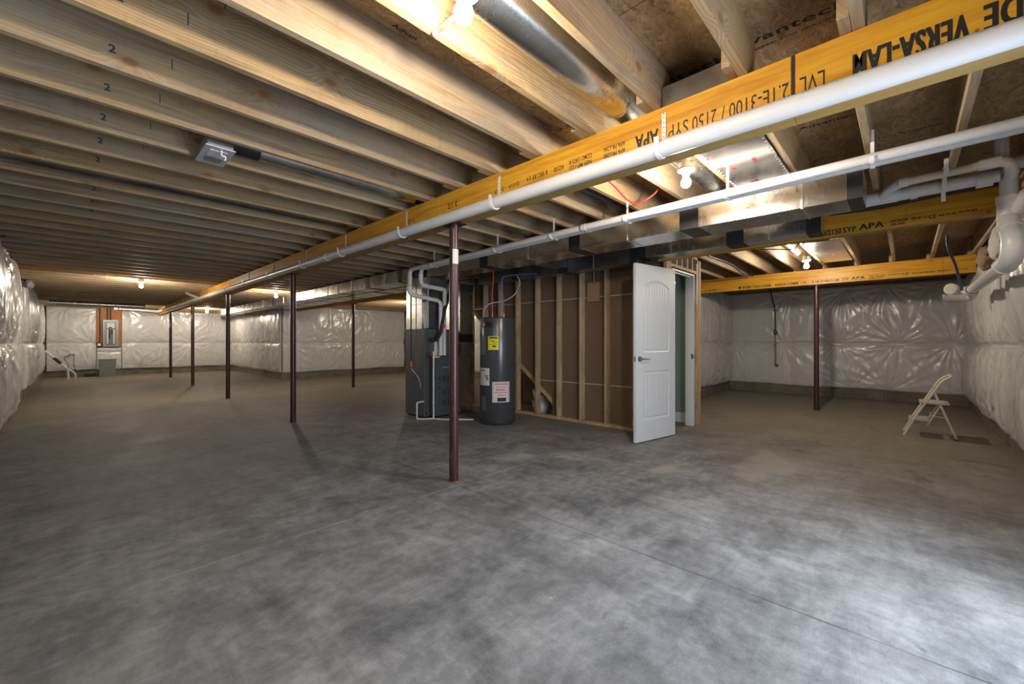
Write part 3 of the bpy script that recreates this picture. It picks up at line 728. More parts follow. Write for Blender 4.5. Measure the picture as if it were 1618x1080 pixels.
for t_, x, pts in ((ta, VA, [((VA, FY - .02, 1.93), (0, 0, 1)), ((VA + .09, FY - .02, 1.822), (1, 0, -.1)), ((3.75, FY - .02, 1.78), (1, 0, -.1)), ((3.845, FY - .02, 1.67), (0, 0, 1)), ((VA, FY - .02, 2.08), (0, 0, 1)), ((VA, 2.20, vz(2.2)), (0, 1, 0))]),
                   (tb, VB, [((VB, FY - .18, 2.09), (0, 0, 1)), ((VB + .09, FY - .18, 1.95), (1, 0, -.05)), ((3.72, FY - .18, 1.933), (1, 0, -.05)), ((VB, 2.20, vz(2.2)), (0, 1, 0))])):
    for p, d in pts:
        ring(t_, p, d); ring(t_, Vector(p) + Vector(d).normalized() * .027, d, VR + .0042, .005, 'purple', 'primer_ring')
MB().box(.05, .0, 0, 0, 0, 0) 
def hanger_b(y, label, first=[None]):
    xm = (VA + VB) / 2
    if first[0] is None:
        t = thing('pipe_hanger', label, 'pipe hanger', (xm, y, 0), group='white hooks holding the vent pipe pair')
        s = MB(); s.ribbon([(0, 0, 2.40), (0, 0, 2.20)], .018, (0, 1, 0), .005); s.build('strap', M['plastic_white'], t)
        for dx, nm in ((VA - xm, 'hook'), (VB - xm, 'hook')):
            pts = []
            for i in range(13):
                a = math.radians(-5 - 180 * i / 12); pts.append((dx + math.cos(a) * (VR + .004), 0, 2.215 + math.sin(a) * (VR + .004)))
            h = MB().ribbon(pts, .022, (0, 1, 0), .006); h.build(nm, M['plastic_white'], t)
        first[0] = t; t['z0'] = 2.215; t.location.z = vz(y) - 2.215; return t
    t = first[0].copy(); C.objects.link(t); t.location = (xm, y, vz(y) - 2.215); t['label'] = label
    for c in first[0].children:
        d = c.copy(); C.objects.link(d); d.parent = t
    return t
for i, y in enumerate([.150, .963, 1.776, 2.589, 3.402, 4.62]):
    hanger_b(y, 'white double hook on the vent pipe pair, %s from the camera end' % ordn(i + 1))

# ------------------------------------------------------------------ rectangular ducts
def duct(name, x0, x1, y0, y1, z0, z1, label, bands, cleats, mat='galv', group='rectangular trunk ducts', lids=True):
    t = thing(name, label, 'duct', group=group)
    MB().box(x0, x1, y0, y1, z0, z1, b=.003).build('duct_body', M[mat], t)
    for (a, b) in bands:
        m = MB(); g = .0025
        m.box(x0 - g, x0 - .0004, a, b, z0 - g, z1); m.box(x0 - g, x1, a, b, z0 - g, z0 - .0004)
        m.build('mastic_band', M['tape'], t)
    for c in cleats:
        m = MB(); g = .006
        m.box(x0 - g, x0 - .0004, c - .007, c + .007, z0 - .002, z1, b=.001); m.box(x0 - .004, x1, c - .006, c + .006, z0 - g, z0 - .0004)
        m.build('drive_cleat', M['cleat'], t)
    return t
D1X0, D1X1, D1Z0, D1Z1 = 3.70, 4.055, 2.138, 2.335
duct('trunk_duct', D1X0, D1X1, .215, 5.30, D1Z0, D1Z1, 'shiny galvanised trunk duct beside the two hanging bulbs, nearest of the ducts', [(.215, .30), (1.30, 1.46), (2.52, 2.66), (3.95, 4.10)], [.56, 1.97, 3.25])
duct('trunk_duct', D1X0, D1X1, 5.80, 19.2, D1Z0, D1Z1, 'long galvanised trunk duct running to the far wall beyond the furnace', [(6.0, 6.12), (7.1, 7.22), (8.35, 8.45), (9.5, 9.6), (10.8, 10.9), (12.4, 12.5), (14.2, 14.3), (16.2, 16.3)], [6.55, 7.8, 8.9, 10.2, 11.6, 13.3, 15.2, 17.2])
duct('trunk_duct', 4.57, 4.79, .55, 2.30, 2.132, 2.290, 'lower galvanised trunk duct in front of the second beam, above the open door', [(.55, .66), (1.17, 1.33), (2.20, 2.30)], [.95, 1.9], 'galv')
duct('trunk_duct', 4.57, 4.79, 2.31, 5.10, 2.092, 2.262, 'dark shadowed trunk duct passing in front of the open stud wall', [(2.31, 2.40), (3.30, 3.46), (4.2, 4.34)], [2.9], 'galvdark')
duct('trunk_duct', 4.09, 4.53, 5.80, 13.6, D1Z0, D1Z1, 'galvanised return duct running beside the long trunk beyond the furnace', [(6.4, 6.5), (7.6, 7.7), (8.85, 8.95), (10.3, 10.4), (12.0, 12.1)], [7.0, 9.5])
MB().box(4.057, 4.088, 5.82, 13.6, D1Z0 - .004, D1Z0 + .01).build('x', M['tape'], [o for o in C.objects if 'return duct running' in o.get('label', '')][0]).name = 'mastic_band'
# branch off the trunk (dark flex drop against stair wall)
t = thing('duct_branch', 'flat black-sealed branch duct crossing to the stair wall above the water heater', 'duct')
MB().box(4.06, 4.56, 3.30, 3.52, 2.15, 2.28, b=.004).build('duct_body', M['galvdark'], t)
# round joist-bay ducts
def rduct(name, y, x0, x1, z, r, label, collars, mat='galv'):
    t = thing(name, label, 'duct', group='round ducts between the joists')
    MB().tube([(x, y, z) for x in np.linspace(x0, x1, 14)], r, 36).build('duct_pipe', M[mat], t)
    for c in collars:
        MB().tube([(c - .004, y, z), (c + .004, y, z)], r + .003, 36).build('crimp_ring', M[mat], t)
    return t
rduct('round_duct', 1.148, -.1, 3.9, 2.482, .098, 'big shiny round duct between joists beside the brightest bulb', [.75, 2.05, 2.6])
tB = rduct('round_duct', 3.185, .78, 4.0, 2.455, .070, 'round grey duct running from the ceiling register to the beam', [1.9], 'galv')
MB().tube([(.70, 3.185, 2.455), (.86, 3.185, 2.455)], .077, 28).build('black_sleeve', M['tape'], tB)
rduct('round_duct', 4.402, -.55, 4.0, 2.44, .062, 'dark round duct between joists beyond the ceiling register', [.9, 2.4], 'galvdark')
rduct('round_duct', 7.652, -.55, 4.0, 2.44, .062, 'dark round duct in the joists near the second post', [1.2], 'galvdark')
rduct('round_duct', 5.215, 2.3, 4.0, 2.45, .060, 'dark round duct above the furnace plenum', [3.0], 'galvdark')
rduct('round_duct', 18.05, -.5, 1.6, 2.30, .09, 'pale round duct across the far left end of the ceiling', [.4], 'galv')
# register with open damper
t = thing('ceiling_register', 'square grey ceiling register with pull cord between left joists', 'register', (.62, 3.205, 2.335))
m = MB(); m.box(-.078, .078, -.162, .162, 0, .006, b=.002); m.build('face_plate', M['register'], t)
m = MB(); m.box(-.045, .045, -.11, .0, -.004, -.0002, b=.0015); m.build('lens', M['plastic_white'], t)
m = MB(); m.box(-.045, .045, .012, .10, -.004, -.0002, b=.0015); m.build('dial_window', M['panelgrey'], t)
m = MB(); m.box(-.062, .075, -.12, .14, .0065, .085, b=.003); m.build('metal_box', M['boxmetal'], t)
MB().tube(smoothpath([(.01, -.12, 0), (.012, -.125, -.03), (.03, -.13, -.035), (.028, -.12, -.055)], 4), .005, 8).build('pull_cord', M['white'], t)
# panned joist return (foil)
t = thing('foil_return_panel', 'shiny foil return panel with red marks between joists by the hanging bulb', 'panel')
m = MB(); m.box(2.24, 3.72, .606, .972, ZJ - .004, ZJ - .001); m.build('foil_sheet', M['foil'], t)
m = MB(); m.box(2.11, 2.20, .592, .925, 2.366, 2.475, b=.003); m.build('boot_end', M['foil'], t)
for (x, y) in [(2.62, .76), (2.50, .86), (2.85, .92), (3.08, .72), (3.15, .86), (3.5, .80)]:
    MB().box(x, x + .05, y, y + .022, ZJ - .0052, ZJ - .0042).build('red_mark', M['red'], t)
m = MB()
for i in range(26):
    x = 2.26 + i * .055
    for y in (.612, .958): m.box(x, x + .016, y, y + .010, ZJ - .0075, ZJ - .0042)
m.build('staple_row', M['cleat'], t)['kind'] = 'stuff'
t = thing('foil_return_panel', 'small foil panel between joists above the far right bulb', 'panel')
m = MB(); m.box(6.2, 7.9, .575, .915, ZJ - .004, ZJ - .001); m.build('foil_sheet', M['foil'], t)
MB().box(7.2, 7.25, .72, .75, ZJ - .0052, ZJ - .0042).build('red_mark', M['red'], t)
rduct('round_duct', 1.148, 4.96, 7.9, 2.47, .085, 'round duct between joists beside the far right bulb', [6.0])

# ------------------------------------------------------------------ lamps
def lamp(x, y, z, label, lp=1.0, metal_bar=False):
    t = thing('ceiling_bulb', label, 'bulb', (x, y, z), group='bare bulbs in porcelain holders')
    # z = bulb centre
    MB().lathe([(.0, .098), (.052, .098), (.056, .088), (.050, .078), (.026, .070), (.022, .048), (.0, .048)], seg=28).build('lamp_holder', M['white'], t)
    MB().lathe([(.0, .135), (.047, .135), (.047, .0985), (.0, .0985)], seg=24, smooth=False).build('junction_box', M['boxmetal'], t)
    MB().lathe([(.0, -.034), (.012, -.032), (.024, -.024), (.031, -.010), (.032, .003), (.028, .016), (.019, .030), (.014, .042), (.013, .0475), (.0, .0475)], seg=20).build('bulb_glass', M['bulb'], t)
    return t
lamp(.885, 1.06, 2.235, 'brightest bare bulb at the top edge of the picture, on a metal bracket')
lamp(2.86, 1.085, 2.230, 'bare bulb hanging just left of the shiny foil panel')
lamp(7.21, 1.035, 2.232, 'bare bulb right of the closet, in front of the farthest beam')
lamp(.895, 10.75, 2.232, 'bare bulb in the left bay, nearer of the two there')
lamp(.92, 18.3, 2.232, 'small distant bare bulb above the breaker panel')
lamp(3.30, 10.85, 2.232, 'bare bulb just right of the third post')
lamp(3.30, 18.3, 2.232, 'farthest bare bulb just beyond the fourth post')
lamp(7.25, 10.9, 2.232, 'bare bulb hidden beyond the furnace')
t = thing('lamp_bracket', 'metal strap bracket beside the brightest bulb', 'bracket')
MB().box(.955, .975, 1.00, 1.333, 2.345, 2.349, b=.001).box(.955, .975, 1.325, 1.333, 2.335, 2.3445, b=.001).build('bracket_bar', M['cleat'], t)

# ------------------------------------------------------------------ stair / closet enclosure
SX0, SX1 = 4.95, 5.039
t = thing('wall_stairs', 'open stud wall backed with brown drywall paper', 'wall', kind='structure')
stud = MB().box(-.0445, .0445, -.019, .019, 0, 2.286, b=.002).build('stud', M['stud'], t, ((SX0 + SX1) / 2, 2.13, .039))
ysd = [2.545, 2.955, 3.36, 3.765, 4.18, 4.60, 5.005, 5.38, 5.74, 6.15, 6.55, 6.95, 7.35]
for y in ysd:
    o = stud.copy(); C.objects.link(o); o.parent = t; o.location = ((SX0 + SX1) / 2, y, .039)
MB().box(SX0, SX1, 2.11, 7.4, .001, .038, b=.002).build('bottom_plate', M['pine'], t)
MB().box(SX0, SX1, 2.165, 7.4, 2.326, 2.3635, b=.002).build('top_plate', M['pine'], t)
# drywall panels: full behind the closet part, above the stair stringer beyond
P = MB(); xk = SX1 + .001
P.add([(xk, 2.13, .02), (xk, 3.93, .02), (xk, 3.93, .30), (xk, 4.66, .88), (xk, 5.4, 1.46), (xk, 5.75, 1.76), (xk, 5.75, 2.3), (xk, 2.13, 2.3)], [tuple(range(8))])
P.add([(xk + .012, 2.13, .02), (xk + .012, 3.93, .02), (xk + .012, 3.93, .30), (xk + .012, 4.66, .88), (xk + .012, 5.4, 1.46), (xk + .012, 5.75, 1.76), (xk + .012, 5.75, 2.3), (xk + .012, 2.13, 2.3)], [tuple(range(8))])
P.build('drywall_panel', M['kraft'], t)
# stringer board of the stair
a0 = Vector((xk + .014, 3.90, .16)); a1 = Vector((xk + .014, 5.9, 1.77)); dd = (a1 - a0).normalized(); nn = Vector((0, -dd.z, dd.y))
vs = []
for p in (a0, a1):
    for (k, w_) in ((0, 0), (.14, 0), (.14, .038), (0, .038)): vs.append(p + nn * k + Vector((w_, 0, 0)))
MB().add(vs, [(0, 1, 2, 3), (7, 6, 5, 4), (0, 4, 5, 1), (1, 5, 6, 2), (2, 6, 7, 3), (3, 7, 4, 0)]).build('stair_stringer', M['pine'], t)
MB().box(SX0 + .01, SX1 - .01, 5.40, 6.4, 0, .03).build('stair_brace', M['pine'], t, (0, 0, 1.72)).rotation_euler = (0, 0, 0)
MB().box(5.06, 6.0, 3.95, 7.4, 2.30, 2.32).build('landing_underside', M['osb'], t)
MB().box(5.9, 5.94, 3.93, 5.0, .0, 1.1).build('understair_panel', M['cwall'], t)
# cardboard patch and conduit between the studs
t2 = thing('cardboard_patch', 'small brown cardboard rectangle fixed between the studs left of the door', 'cardboard')
MB().box(SX0 + .062, SX0 + .068, 3.085, 3.285, 1.715, 1.985).build('card', M['card'], t2)
t2 = thing('conduit_stub', 'thin grey conduit dropping to the cardboard patch', 'conduit')
MB().tube([(SX0 + .055, 3.17, 2.28), (SX0 + .055, 3.17, 1.99)], .008, 10).build('tube', M['greypex'], t2)
# buckets stored under the stairs
for i, (x, y, r, h, lab, z) in enumerate([(5.28, 4.36, .135, .16, 'cream bucket under the stairs, lower of the stacked pair', .001), (5.28, 4.36, .13, .15, 'cream bucket under the stairs, upper of the stacked pair', .195), (5.45, 4.07, .12, .24, 'round pale tub behind the second stud right of the water heater', .001)]):
    q = thing('bucket', lab, 'bucket', (x, y, z), group='tubs stored under the stairs')
    MB().lathe([(0, 0), (r * .92, 0), (r, h), (0, h)], seg=24).build('bucket_body', M['bucket'], q)
    MB().lathe([(0, h + .001), (r + .008, h + .001), (r + .01, h + .018), (r - .01, h + .028), (0, h + .028)], seg=24).build('bucket_lid', M['bucket'], q)
# closet front wall (along X at Y=2.11)
FY0, FY1 = 2.11, 2.20
DX0, DX1 = 5.115, 5.84
t = thing('wall_closet', 'framed closet wall around the white door', 'wall', kind='structure')
st2 = MB().box(-.019, .019, -.0445, .0445, 0, 2.285, b=.002)
for x in (5.07, 5.995, 6.05, 6.09): st2.build('stud', M['stud'], t, (x, (FY0 + FY1) / 2, .001))
o = MB().box(-.019, .019, -.0445, .0445, 0, 2.235, b=.002).build('stud', M['stud'], t, (5.955, (FY0 + FY1) / 2 - .001, .001))
MB().box(5.09, 5.935, FY0, FY1, 2.09, 2.128, b=.002).build('header', M['pine'], t)
MB().box(5.09, 5.975, FY0 - .001, FY1, 2.287, 2.325, b=.002).build('top_plate', M['pine'], t)
for x in (5.25, 5.42, 5.60, 5.78): MB().box(x, x + .038, FY0 + .002, FY1 - .002, 2.129, 2.286, b=.002).build('cripple_stud', M['stud'], t)
MB().box(5.09, 6.05, FY1 + .001, FY1 + .013, 2.05, 2.32).box(5.855, 6.05, FY1 + .001, FY1 + .013, 0.0, 2.049).build('drywall_panel', M['kraft'], t)
# closet interior
S('wall_closet_inner', MB().box(6.02, 6.035, FY1 + .014, 3.50, 0, 2.31).box(SX1 + .016, SX1 + .028, FY1 + .014, 3.50, 0, 2.31).box(SX1 + .03, 6.02, 3.48, 3.50, 0, 2.31), M['sage'], 'sage green painted closet interior walls', cat='wall')
S('ceiling_closet', MB().box(SX1 + .02, 6.04, FY1 + .014, 3.5, 2.312, 2.324), M['trimw'], 'closet ceiling', cat='ceiling')
S('baseboard_closet', MB().box(6.002, 6.019, FY1 + .014, 3.478, .001, .14, b=.003), M['trimw'], 'white baseboard inside the closet', cat='baseboard')
S('wall_stair_outer', MB().box(6.037, 6.125, 2.16, 6.2, 0, 2.31), M['kraft'], 'outer closet wall hidden from view', cat='wall')

# ------------------------------------------------------------------ door
d1 = thing('door_1', 'white two-panel arched closet door standing wide open', 'door', kind='structure')
Lp = Vector((4.352, 2.205, .012)); Hp = Vector((5.107, 2.070, .012)); du = (Hp - Lp).normalized(); LW = (Hp - Lp).length; LH = 2.03
dn = Vector((du.y, -du.x, 0))          # towards the camera
if dn.y > 0: dn = -dn
step = .0062; nx = int(LW / step); nz = int(LH / step)
uu, zz = np.meshgrid(np.linspace(0, LW, nx + 1), np.linspace(0, LH, nz + 1))
def sd_panel(u, z, x0, x1, z0, z1, arch):
    cx_ = (x0 + x1) / 2; top = z1 - arch * ((u - cx_) / ((x1 - x0) / 2)) ** 2
    return np.minimum(np.minimum(u - x0, x1 - u), np.minimum(z - z0, (top - z)))
dep = np.zeros_like(uu)
for (x0, x1, z0, z1, ar) in ((.145, LW - .125, 1.02, 1.855, .075), (.145, LW - .125, .24, .80, 0)):
    s_ = sd_panel(uu, zz, x0, x1, z0, z1, ar)
    g = np.where(s_ > 0, np.where(s_ < .012, -.008 * s_ / .012, np.where(s_ < .022, -.008, np.where(s_ < .036, -.008 + .0045 * (s_ - .022) / .014, -.0035))), 0)
    bead = np.where(s_ > .045, -.0045 * np.exp(-((((uu - .155) / .052) % 1.0 - .5) * .052 / .0055) ** 2), 0)
    dep += g + bead
TH = .035
Pf = np.array(Lp)[None, None, :] + uu[..., None] * np.array(du) + (dep[..., None]) * np.array(dn); Pf[..., 2] += zz
nn_ = (nx + 1) * (nz + 1); idx = np.arange(nn_).reshape(nz + 1, nx + 1)
fs = np.stack([idx[:-1, :-1], idx[:-1, 1:], idx[1:, 1:], idx[1:, :-1]], -1).reshape(-1, 4)
verts = Pf.reshape(-1, 3).tolist(); faces = fs.tolist(); sm = [True] * len(faces)
b0 = len(verts)
c4 = [Lp, Hp, Hp + Vector((0, 0, LH)), Lp + Vector((0, 0, LH))]
verts += [tuple(v) for v in c4] + [tuple(v - dn * TH) for v in c4]
for q in ((4, 7, 6, 5), (0, 3, 7, 4), (1, 5, 6, 2), (0, 4, 5, 1), (3, 2, 6, 7)): faces.append(tuple(b0 + i for i in q)); sm.append(False)
me = bpy.data.meshes.new('door_leaf'); me.from_pydata(verts, [], faces); me.polygons.foreach_set('use_smooth', sm); me.materials.append(M['door']); me.update()
leaf = link('door_leaf', me, d1)
hz = .945
hp = Lp + du * .065 + Vector((0, 0, hz))
def dtube(pts, r, seg=14):
    return MB().tube([hp + du * a + dn * b + Vector((0, 0, c)) for a, b, c in pts], r, seg)
hd = dtube([(0, .0005, 0), (0, .008, 0)], [.033, .030], 24); hd.tube([hp + dn * .008, hp + dn * .05], .011, 12)
hd.tube([hp + dn * .048 + du * a + Vector((0, 0, z_)) for a, z_ in ((-.012, 0), (.02, .003), (.06, .0), (.10, -.004), (.125, .003))], [.010, .010, .008, .007, .006], 12)
hd.build('lever_handle', M['nickel'], d1)
lp = MB(); p = Lp + Vector((0, 0, hz)); 
vs = [p - du * .0015 + Vector((0, 0, s_ * .028)) - dn * k for s_ in (-1, 1) for k in (.006, .029)]
vs2 = [v + du * .001 for v in vs]
lp.add(vs + vs2, [(0, 1, 3, 2), (4, 6, 7, 5), (0, 4, 5, 1), (2, 3, 7, 6), (0, 2, 6, 4), (1, 5, 7, 3)]).build('latch_plate', M['nickel'], d1)
for z in (.25, 1.02, 1.80):
    MB().tube([(5.111, 2.074, z), (5.111, 2.074, z + .09)], .007, 10).build('hinge', M['nickel'], d1)
fr = MB()
fr.box(5.0905, 5.1085, FY0 + .001, FY1 + .012, .001, 2.05); fr.box(5.835, 5.853, FY0 - .002, FY1 + .013, .001, 2.068); fr.box(5.1086, 5.834, FY0 - .002, FY1 + .013, 2.05, 2.068)
fr.box(5.8225, 5.8345, FY0 + .038, FY1 - .010, .001, 2.049); fr.box(5.11, 5.822, FY0 + .038, FY1 - .01, 2.037, 2.049)
fr.build('door_frame', M['trimw'], d1)
cs = MB().box(5.846, 5.93, FY1 + .0135, FY1 + .028, .001, 2.12).box(5.1, 5.845, FY1 + .0135, FY1 + .028, 2.06, 2.12); cs.build('inner_casing', M['trimw'], d1)
MB().box(5.8328, 5.8349, FY0 + .004, FY0 + .034, .92, .985).build('strike_plate', M['nickel'], d1)

# ------------------------------------------------------------------ furnace
t = thing('furnace', 'grey upright furnace with white vent pipes entering its lower cabinet', 'furnace')
MB().box(3.610, 4.22, 5.235, 5.75, .03, 1.345, b=.006).build('upper_cabinet', M['cab'], t)
MB().box(3.640, 4.20, 5.25, 5.73, .001, .03).build('base_feet', M['black'], t)
fc = MB().box(3.700, 4.22, 5.125, 5.234, .035, .93, b=.006).build('lower_cabinet', M['cab2'], t)
MB().box(3.725, 4.19, 5.117, 5.1245, .08, .47, b=.002).box(3.725, 4.19, 5.117, 5.1245, .49, .90, b=.002).build('access_door', M['cab2'], fc)
for z in (.455, .60): MB().lathe([(0, .0), (.017, .0), (.015, .006), (0, .006)], seg=14).build('round_plug', M['black'], fc, (3.80, 5.116, z), (PI / 2, 0, 0))
lv = MB()
for z0 in (.19, .35, .56):
    for i in range(5): lv.box(3.86, 3.92, 5.1145, 5.1165, z0 + i * .018, z0 + i * .018 + .008)
    for i in range(5): lv.box(3.95, 4.01, 5.1145, 5.1165, z0 + i * .018, z0 + i * .018 + .008)
lv.build('louver_slots', M['black'], fc)
MB().box(3.86, 4.02, 5.1150, 5.1165, .755, .775).build('name_strip', M['panelgrey'], fc)
pk = MB(); pk.box(-.09, .09, -.004, .004, 0, .235, b=.001); pk.build('document_pouch', M['paper'], t, (3.88, 5.225, .94), (-.06, 0, 0))
MB().box(3.62, 3.70, 5.229, 5.2345, .10, 1.30).build('corner_trim', M['cab2'], t)
dis = MB().box(3.635, 3.66, 5.228, 5.2345, .05, .10).build('foot_cap', M['black'], t)
# plenum and coil case above
t = thing('furnace_plenum', 'galvanised plenum box standing on the furnace under the trunk duct', 'duct')
MB().box(3.622, 3.99, 5.315, 5.74, 1.346, 2.136, b=.004).build('plenum_body', M['galv'], t)
MB().box(3.615, 3.622, 5.31, 5.745, 1.50, 1.52).box(3.615, 3.622, 5.31, 5.745, 1.72, 1.735).box(3.615, 3.622, 5.31, 5.745, 1.86, 1.875).build('seam_ribs', M['cleat'], t)
t = thing('duct_transition', 'dark tapered sheet metal duct angled above the furnace', 'duct')
vs = [(3.70, 5.245, 1.36), (3.86, 5.245, 1.36), (3.86, 5.31, 1.36), (3.70, 5.31, 1.36), (3.665, 5.20, 1.74), (4.02, 5.20, 1.74), (4.02, 5.31, 1.74), (3.665, 5.31, 1.74)]
MB().add(vs, [(0, 1, 2, 3), (7, 6, 5, 4), (0, 4, 5, 1), (1, 5, 6, 2), (2, 6, 7, 3), (3, 7, 4, 0)]).box(3.665, 4.02, 5.20, 5.31, 1.741, 2.13, b=.003).build('duct_body', M['galvdark'], t)
t = thing('return_drop', 'tall galvanised return duct dropping to the floor between furnace and water heater', 'duct')
MB().box(4.31, 4.58, 5.25, 5.78, .001, 2.137, b=.004).build('duct_body', M['galv'], t)
MB().box(4.306, 4.585, 5.246, 5.2495, 1.15, 1.28).box(4.306, 4.3095, 5.246, 5.78, 1.15, 1.28).build('mastic_band', M['tape'], t); MB().box(4.306, 4.585, 5.246, 5.2495, 1.98, 2.10).build('mastic_band', M['tape'], t)
MB().box(4.23, 4.31, 5.40, 5.72, .05, .55).build('boot', M['galvdark'], t)
t = thing('black_hose', 'black insulated refrigerant line curving in front of the furnace', 'hose')
MB().tube(smoothpath([(4.05, 5.17, 1.96), (3.98, 5.15, 1.80), (3.90, 5.13, 1.62), (3.84, 5.11, 1.40), (3.80, 5.10, 1.28), (3.72, 5.10, 1.18), (3.64, 5.12, 1.20)], 6), .026, 12).build('foam_sleeve', M['black'], t)
MB().box(3.82, 3.87, 5.075, 5.10, 1.36, 1.42, b=.004).build('red_tag', M['red'], t)
for i, (x, y, lab) in enumerate(((3.50, 5.42, 'black gas line dropping beside the furnace, left one of two'), (3.55, 5.36, 'brown copper line dropping beside the furnace, right one of two'))):
    q = thing('drop_line', lab, 'pipe', group='thin vertical lines beside the furnace')
    MB().tube([(x, y, 2.30), (x, y, .86 - .25 * i)], .011 - .004 * i, 10).build('tube', M['black'] if i == 0 else M['brownline'], q)
    if i == 0:
        MB().tube([(x, y, .86), (x, y, .78)], .016, 10).build('valve_body', M['orange'], q)
        MB().tube([(x, y, .78), (x, y, .40)], .009, 10).build('drip_leg', M['vinyl'], q)
        MB().tube([(x, y, .62), (x + .20, y - .10, .62)], .009, 10).build('supply_arm', M['vinyl'], q)
        MB().tube(smoothpath([(x, y, .75), (x + .08, y - .08, .60), (x + .12, y - .08, .42), (x + .14, y - .06, .30)], 5), .008, 8).build('flex_line', M['greypex'], q)
# condensate pvc
t = thing('condensate_line', 'thin white condensate pipe running along the floor from furnace to water heater', 'pipe')
r = .0125
MB().tube([(3.665, 5.08, .015), (3.665, 5.08, 1.01)], r, 12).build('riser', M['pvc'], t)
MB().tube([(3.665, 5.08, .925), (3.78, 5.10, .925)], r, 12).build('side_arm', M['pvc'], t)
MB().tube(roundpath([(3.60, 5.24, .26), (3.47, 5.22, .26), (3.47, 5.22, .015), (3.665, 5.08, .015), (3.74, 4.90, .015), (4.03, 4.60, .015)], .02, 3), r, 12).build('floor_run', M['pvc'], t)
for p in ((3.665, 5.08, .925), (3.665, 5.08, .26)): ring(t, p, (0, 0, 1), .016, .04)
MB().tube([(3.60, 5.07, .965), (3.635, 5.07, .965)], .02, 12).build('red_switch', M['red'], t)

# ------------------------------------------------------------------ water heater
t = thing('water_heater', 'charcoal electric water heater tank with yellow label', 'water heater', (4.175, 4.245, 0))
R = .252
MB().lathe([(0, .001), (R - .02, .001), (R - .008, .03), (R, .04), (R, 1.475), (R - .004, 1.488), (R - .03, 1.495), (0, 1.500)], seg=64).build('tank', M['tank'], t)
MB().lathe([(R + .001, .052), (R + .002, .056), (R + .001, .06)], seg=64).build('bottom_seam', M['black'], t)
aw = math.atan2(-4.245, -4.175)
def decal(name, a0, a1, z0, z1, mat, k=.0015, parent=t):
    vs = []; n = 10
    for z in (z0, z1):
        for i in range(n + 1):
            a = a0 + (a1 - a0) * i / n; vs.append((math.cos(a) * (R + k), math.sin(a) * (R + k), z))
    return MB().add(vs, [(i, i + 1, n + 2 + i, n + 1 + i) for i in range(n)], 0, True).build(name, mat, parent)
def ang(px):   # tank surface angle seen at image column px
    import math as m
    v = (px - 785.5) / 27.0; return aw + m.asin(max(-.98, min(.98, v)))
dep6 = 6.0 - R
def zt(py, px):
    v = (px - 785.5) / 27.0; d_ = 5.95 - R * math.sqrt(max(0, 1 - v * v)); return H + (540 - py) * d_ / F
def dlab(name, px0, px1, py0, py1, mat, k=.0015): return decal(name, ang(px0), ang(px1), zt(py1, (px0 + px1) / 2), zt(py0, (px0 + px1) / 2), mat, k)
yl = dlab('energy_label', 771.5, 787, 531, 552.5, M['yellow'])
for (a, b, c, d_) in ((773, 785.5, 532.2, 534.5), (775, 781, 538, 539), (778, 785, 540.5, 541.3), (773, 785, 543.5, 544), (778, 783, 545.5, 548)): dlab('label_print', a, b, c, d_, M['ink'], .0025)
dlab('instruction_label', 759.5, 773.5, 581, 608.5, M['paper'])
for (a, b, c, d_) in ((761, 767, 584, 585.5), (766, 772, 592.5, 593.8), (768, 771, 595, 597), (769, 772, 598, 600)): dlab('label_print', a, b, c, d_, M['ink'], .0025)
dlab('warning_label', 777.5, 803, 603, 635.5, M['paper'])
for (a, b, c, d_, m_) in ((781, 800, 605, 608, 'pink'), (783, 798, 610.5, 612, 'pink'), (783, 796, 614, 617, 'pink'), (781, 799, 619, 620.5, 'pink'), (786, 797, 623, 625, 'pink'), (785, 798, 628, 634, 'ink'), (801.3, 802.3, 604.5, 633, 'pink'), (778.3, 779.3, 604.5, 633, 'pink')): dlab('label_print', a, b, c, d_, M[m_], .0025)
dlab('brand_plate', 760.5, 777.5, 508.5, 516.5, M['black']); dlab('brand_badge', 761.5, 767, 510, 515.5, M['pink'], .0028)
for (z0, z1, x0, x1) in ((531, 560, 761, 769), (625, 648, 762, 769)):
    dlab('access_cover', x0, x1, z0, z1, M['cab'], .008)
for (dx, dy, mat) in ((-.055, .05, 'redpex'), (.03, -.04, 'brass'), (.07, -.06, 'bluepex')):
    MB().tube([(dx, dy, 1.49), (dx, dy, 1.56)], .014, 12).build('nipple', M['brass'], t)
MB().tube(smoothpath([(-.055, .05, 1.55), (-.058, .052, 1.8), (-.045, .045, 2.05), (-.04, .05, 2.30)], 5), .011, 10).build('hot_tube', M['redpex'], t)
MB().tube(smoothpath([(.07, -.06, 1.55), (.06, -.05, 1.8), (.045, -.04, 2.02), (.10, -.10, 2.10), (.38, -.42, 2.125)], 6), .011, 10).build('cold_tube', M['bluepex'], t)
MB().tube(smoothpath([(-.16, .13, 1.49), (-.15, .12, 1.62), (-.08, .06, 1.70), (.06, -.05, 1.735), (.18, -.16, 1.83), (.24, -.21, 2.0), (.20, -.18, 2.12)], 6), .008, 8).build('power_whip', M['greypex'], t)
MB().tube([(-.19, -.17, .05), (-.225, -.195, .05)], .012, 10).build('drain_valve', M['brass'], t)

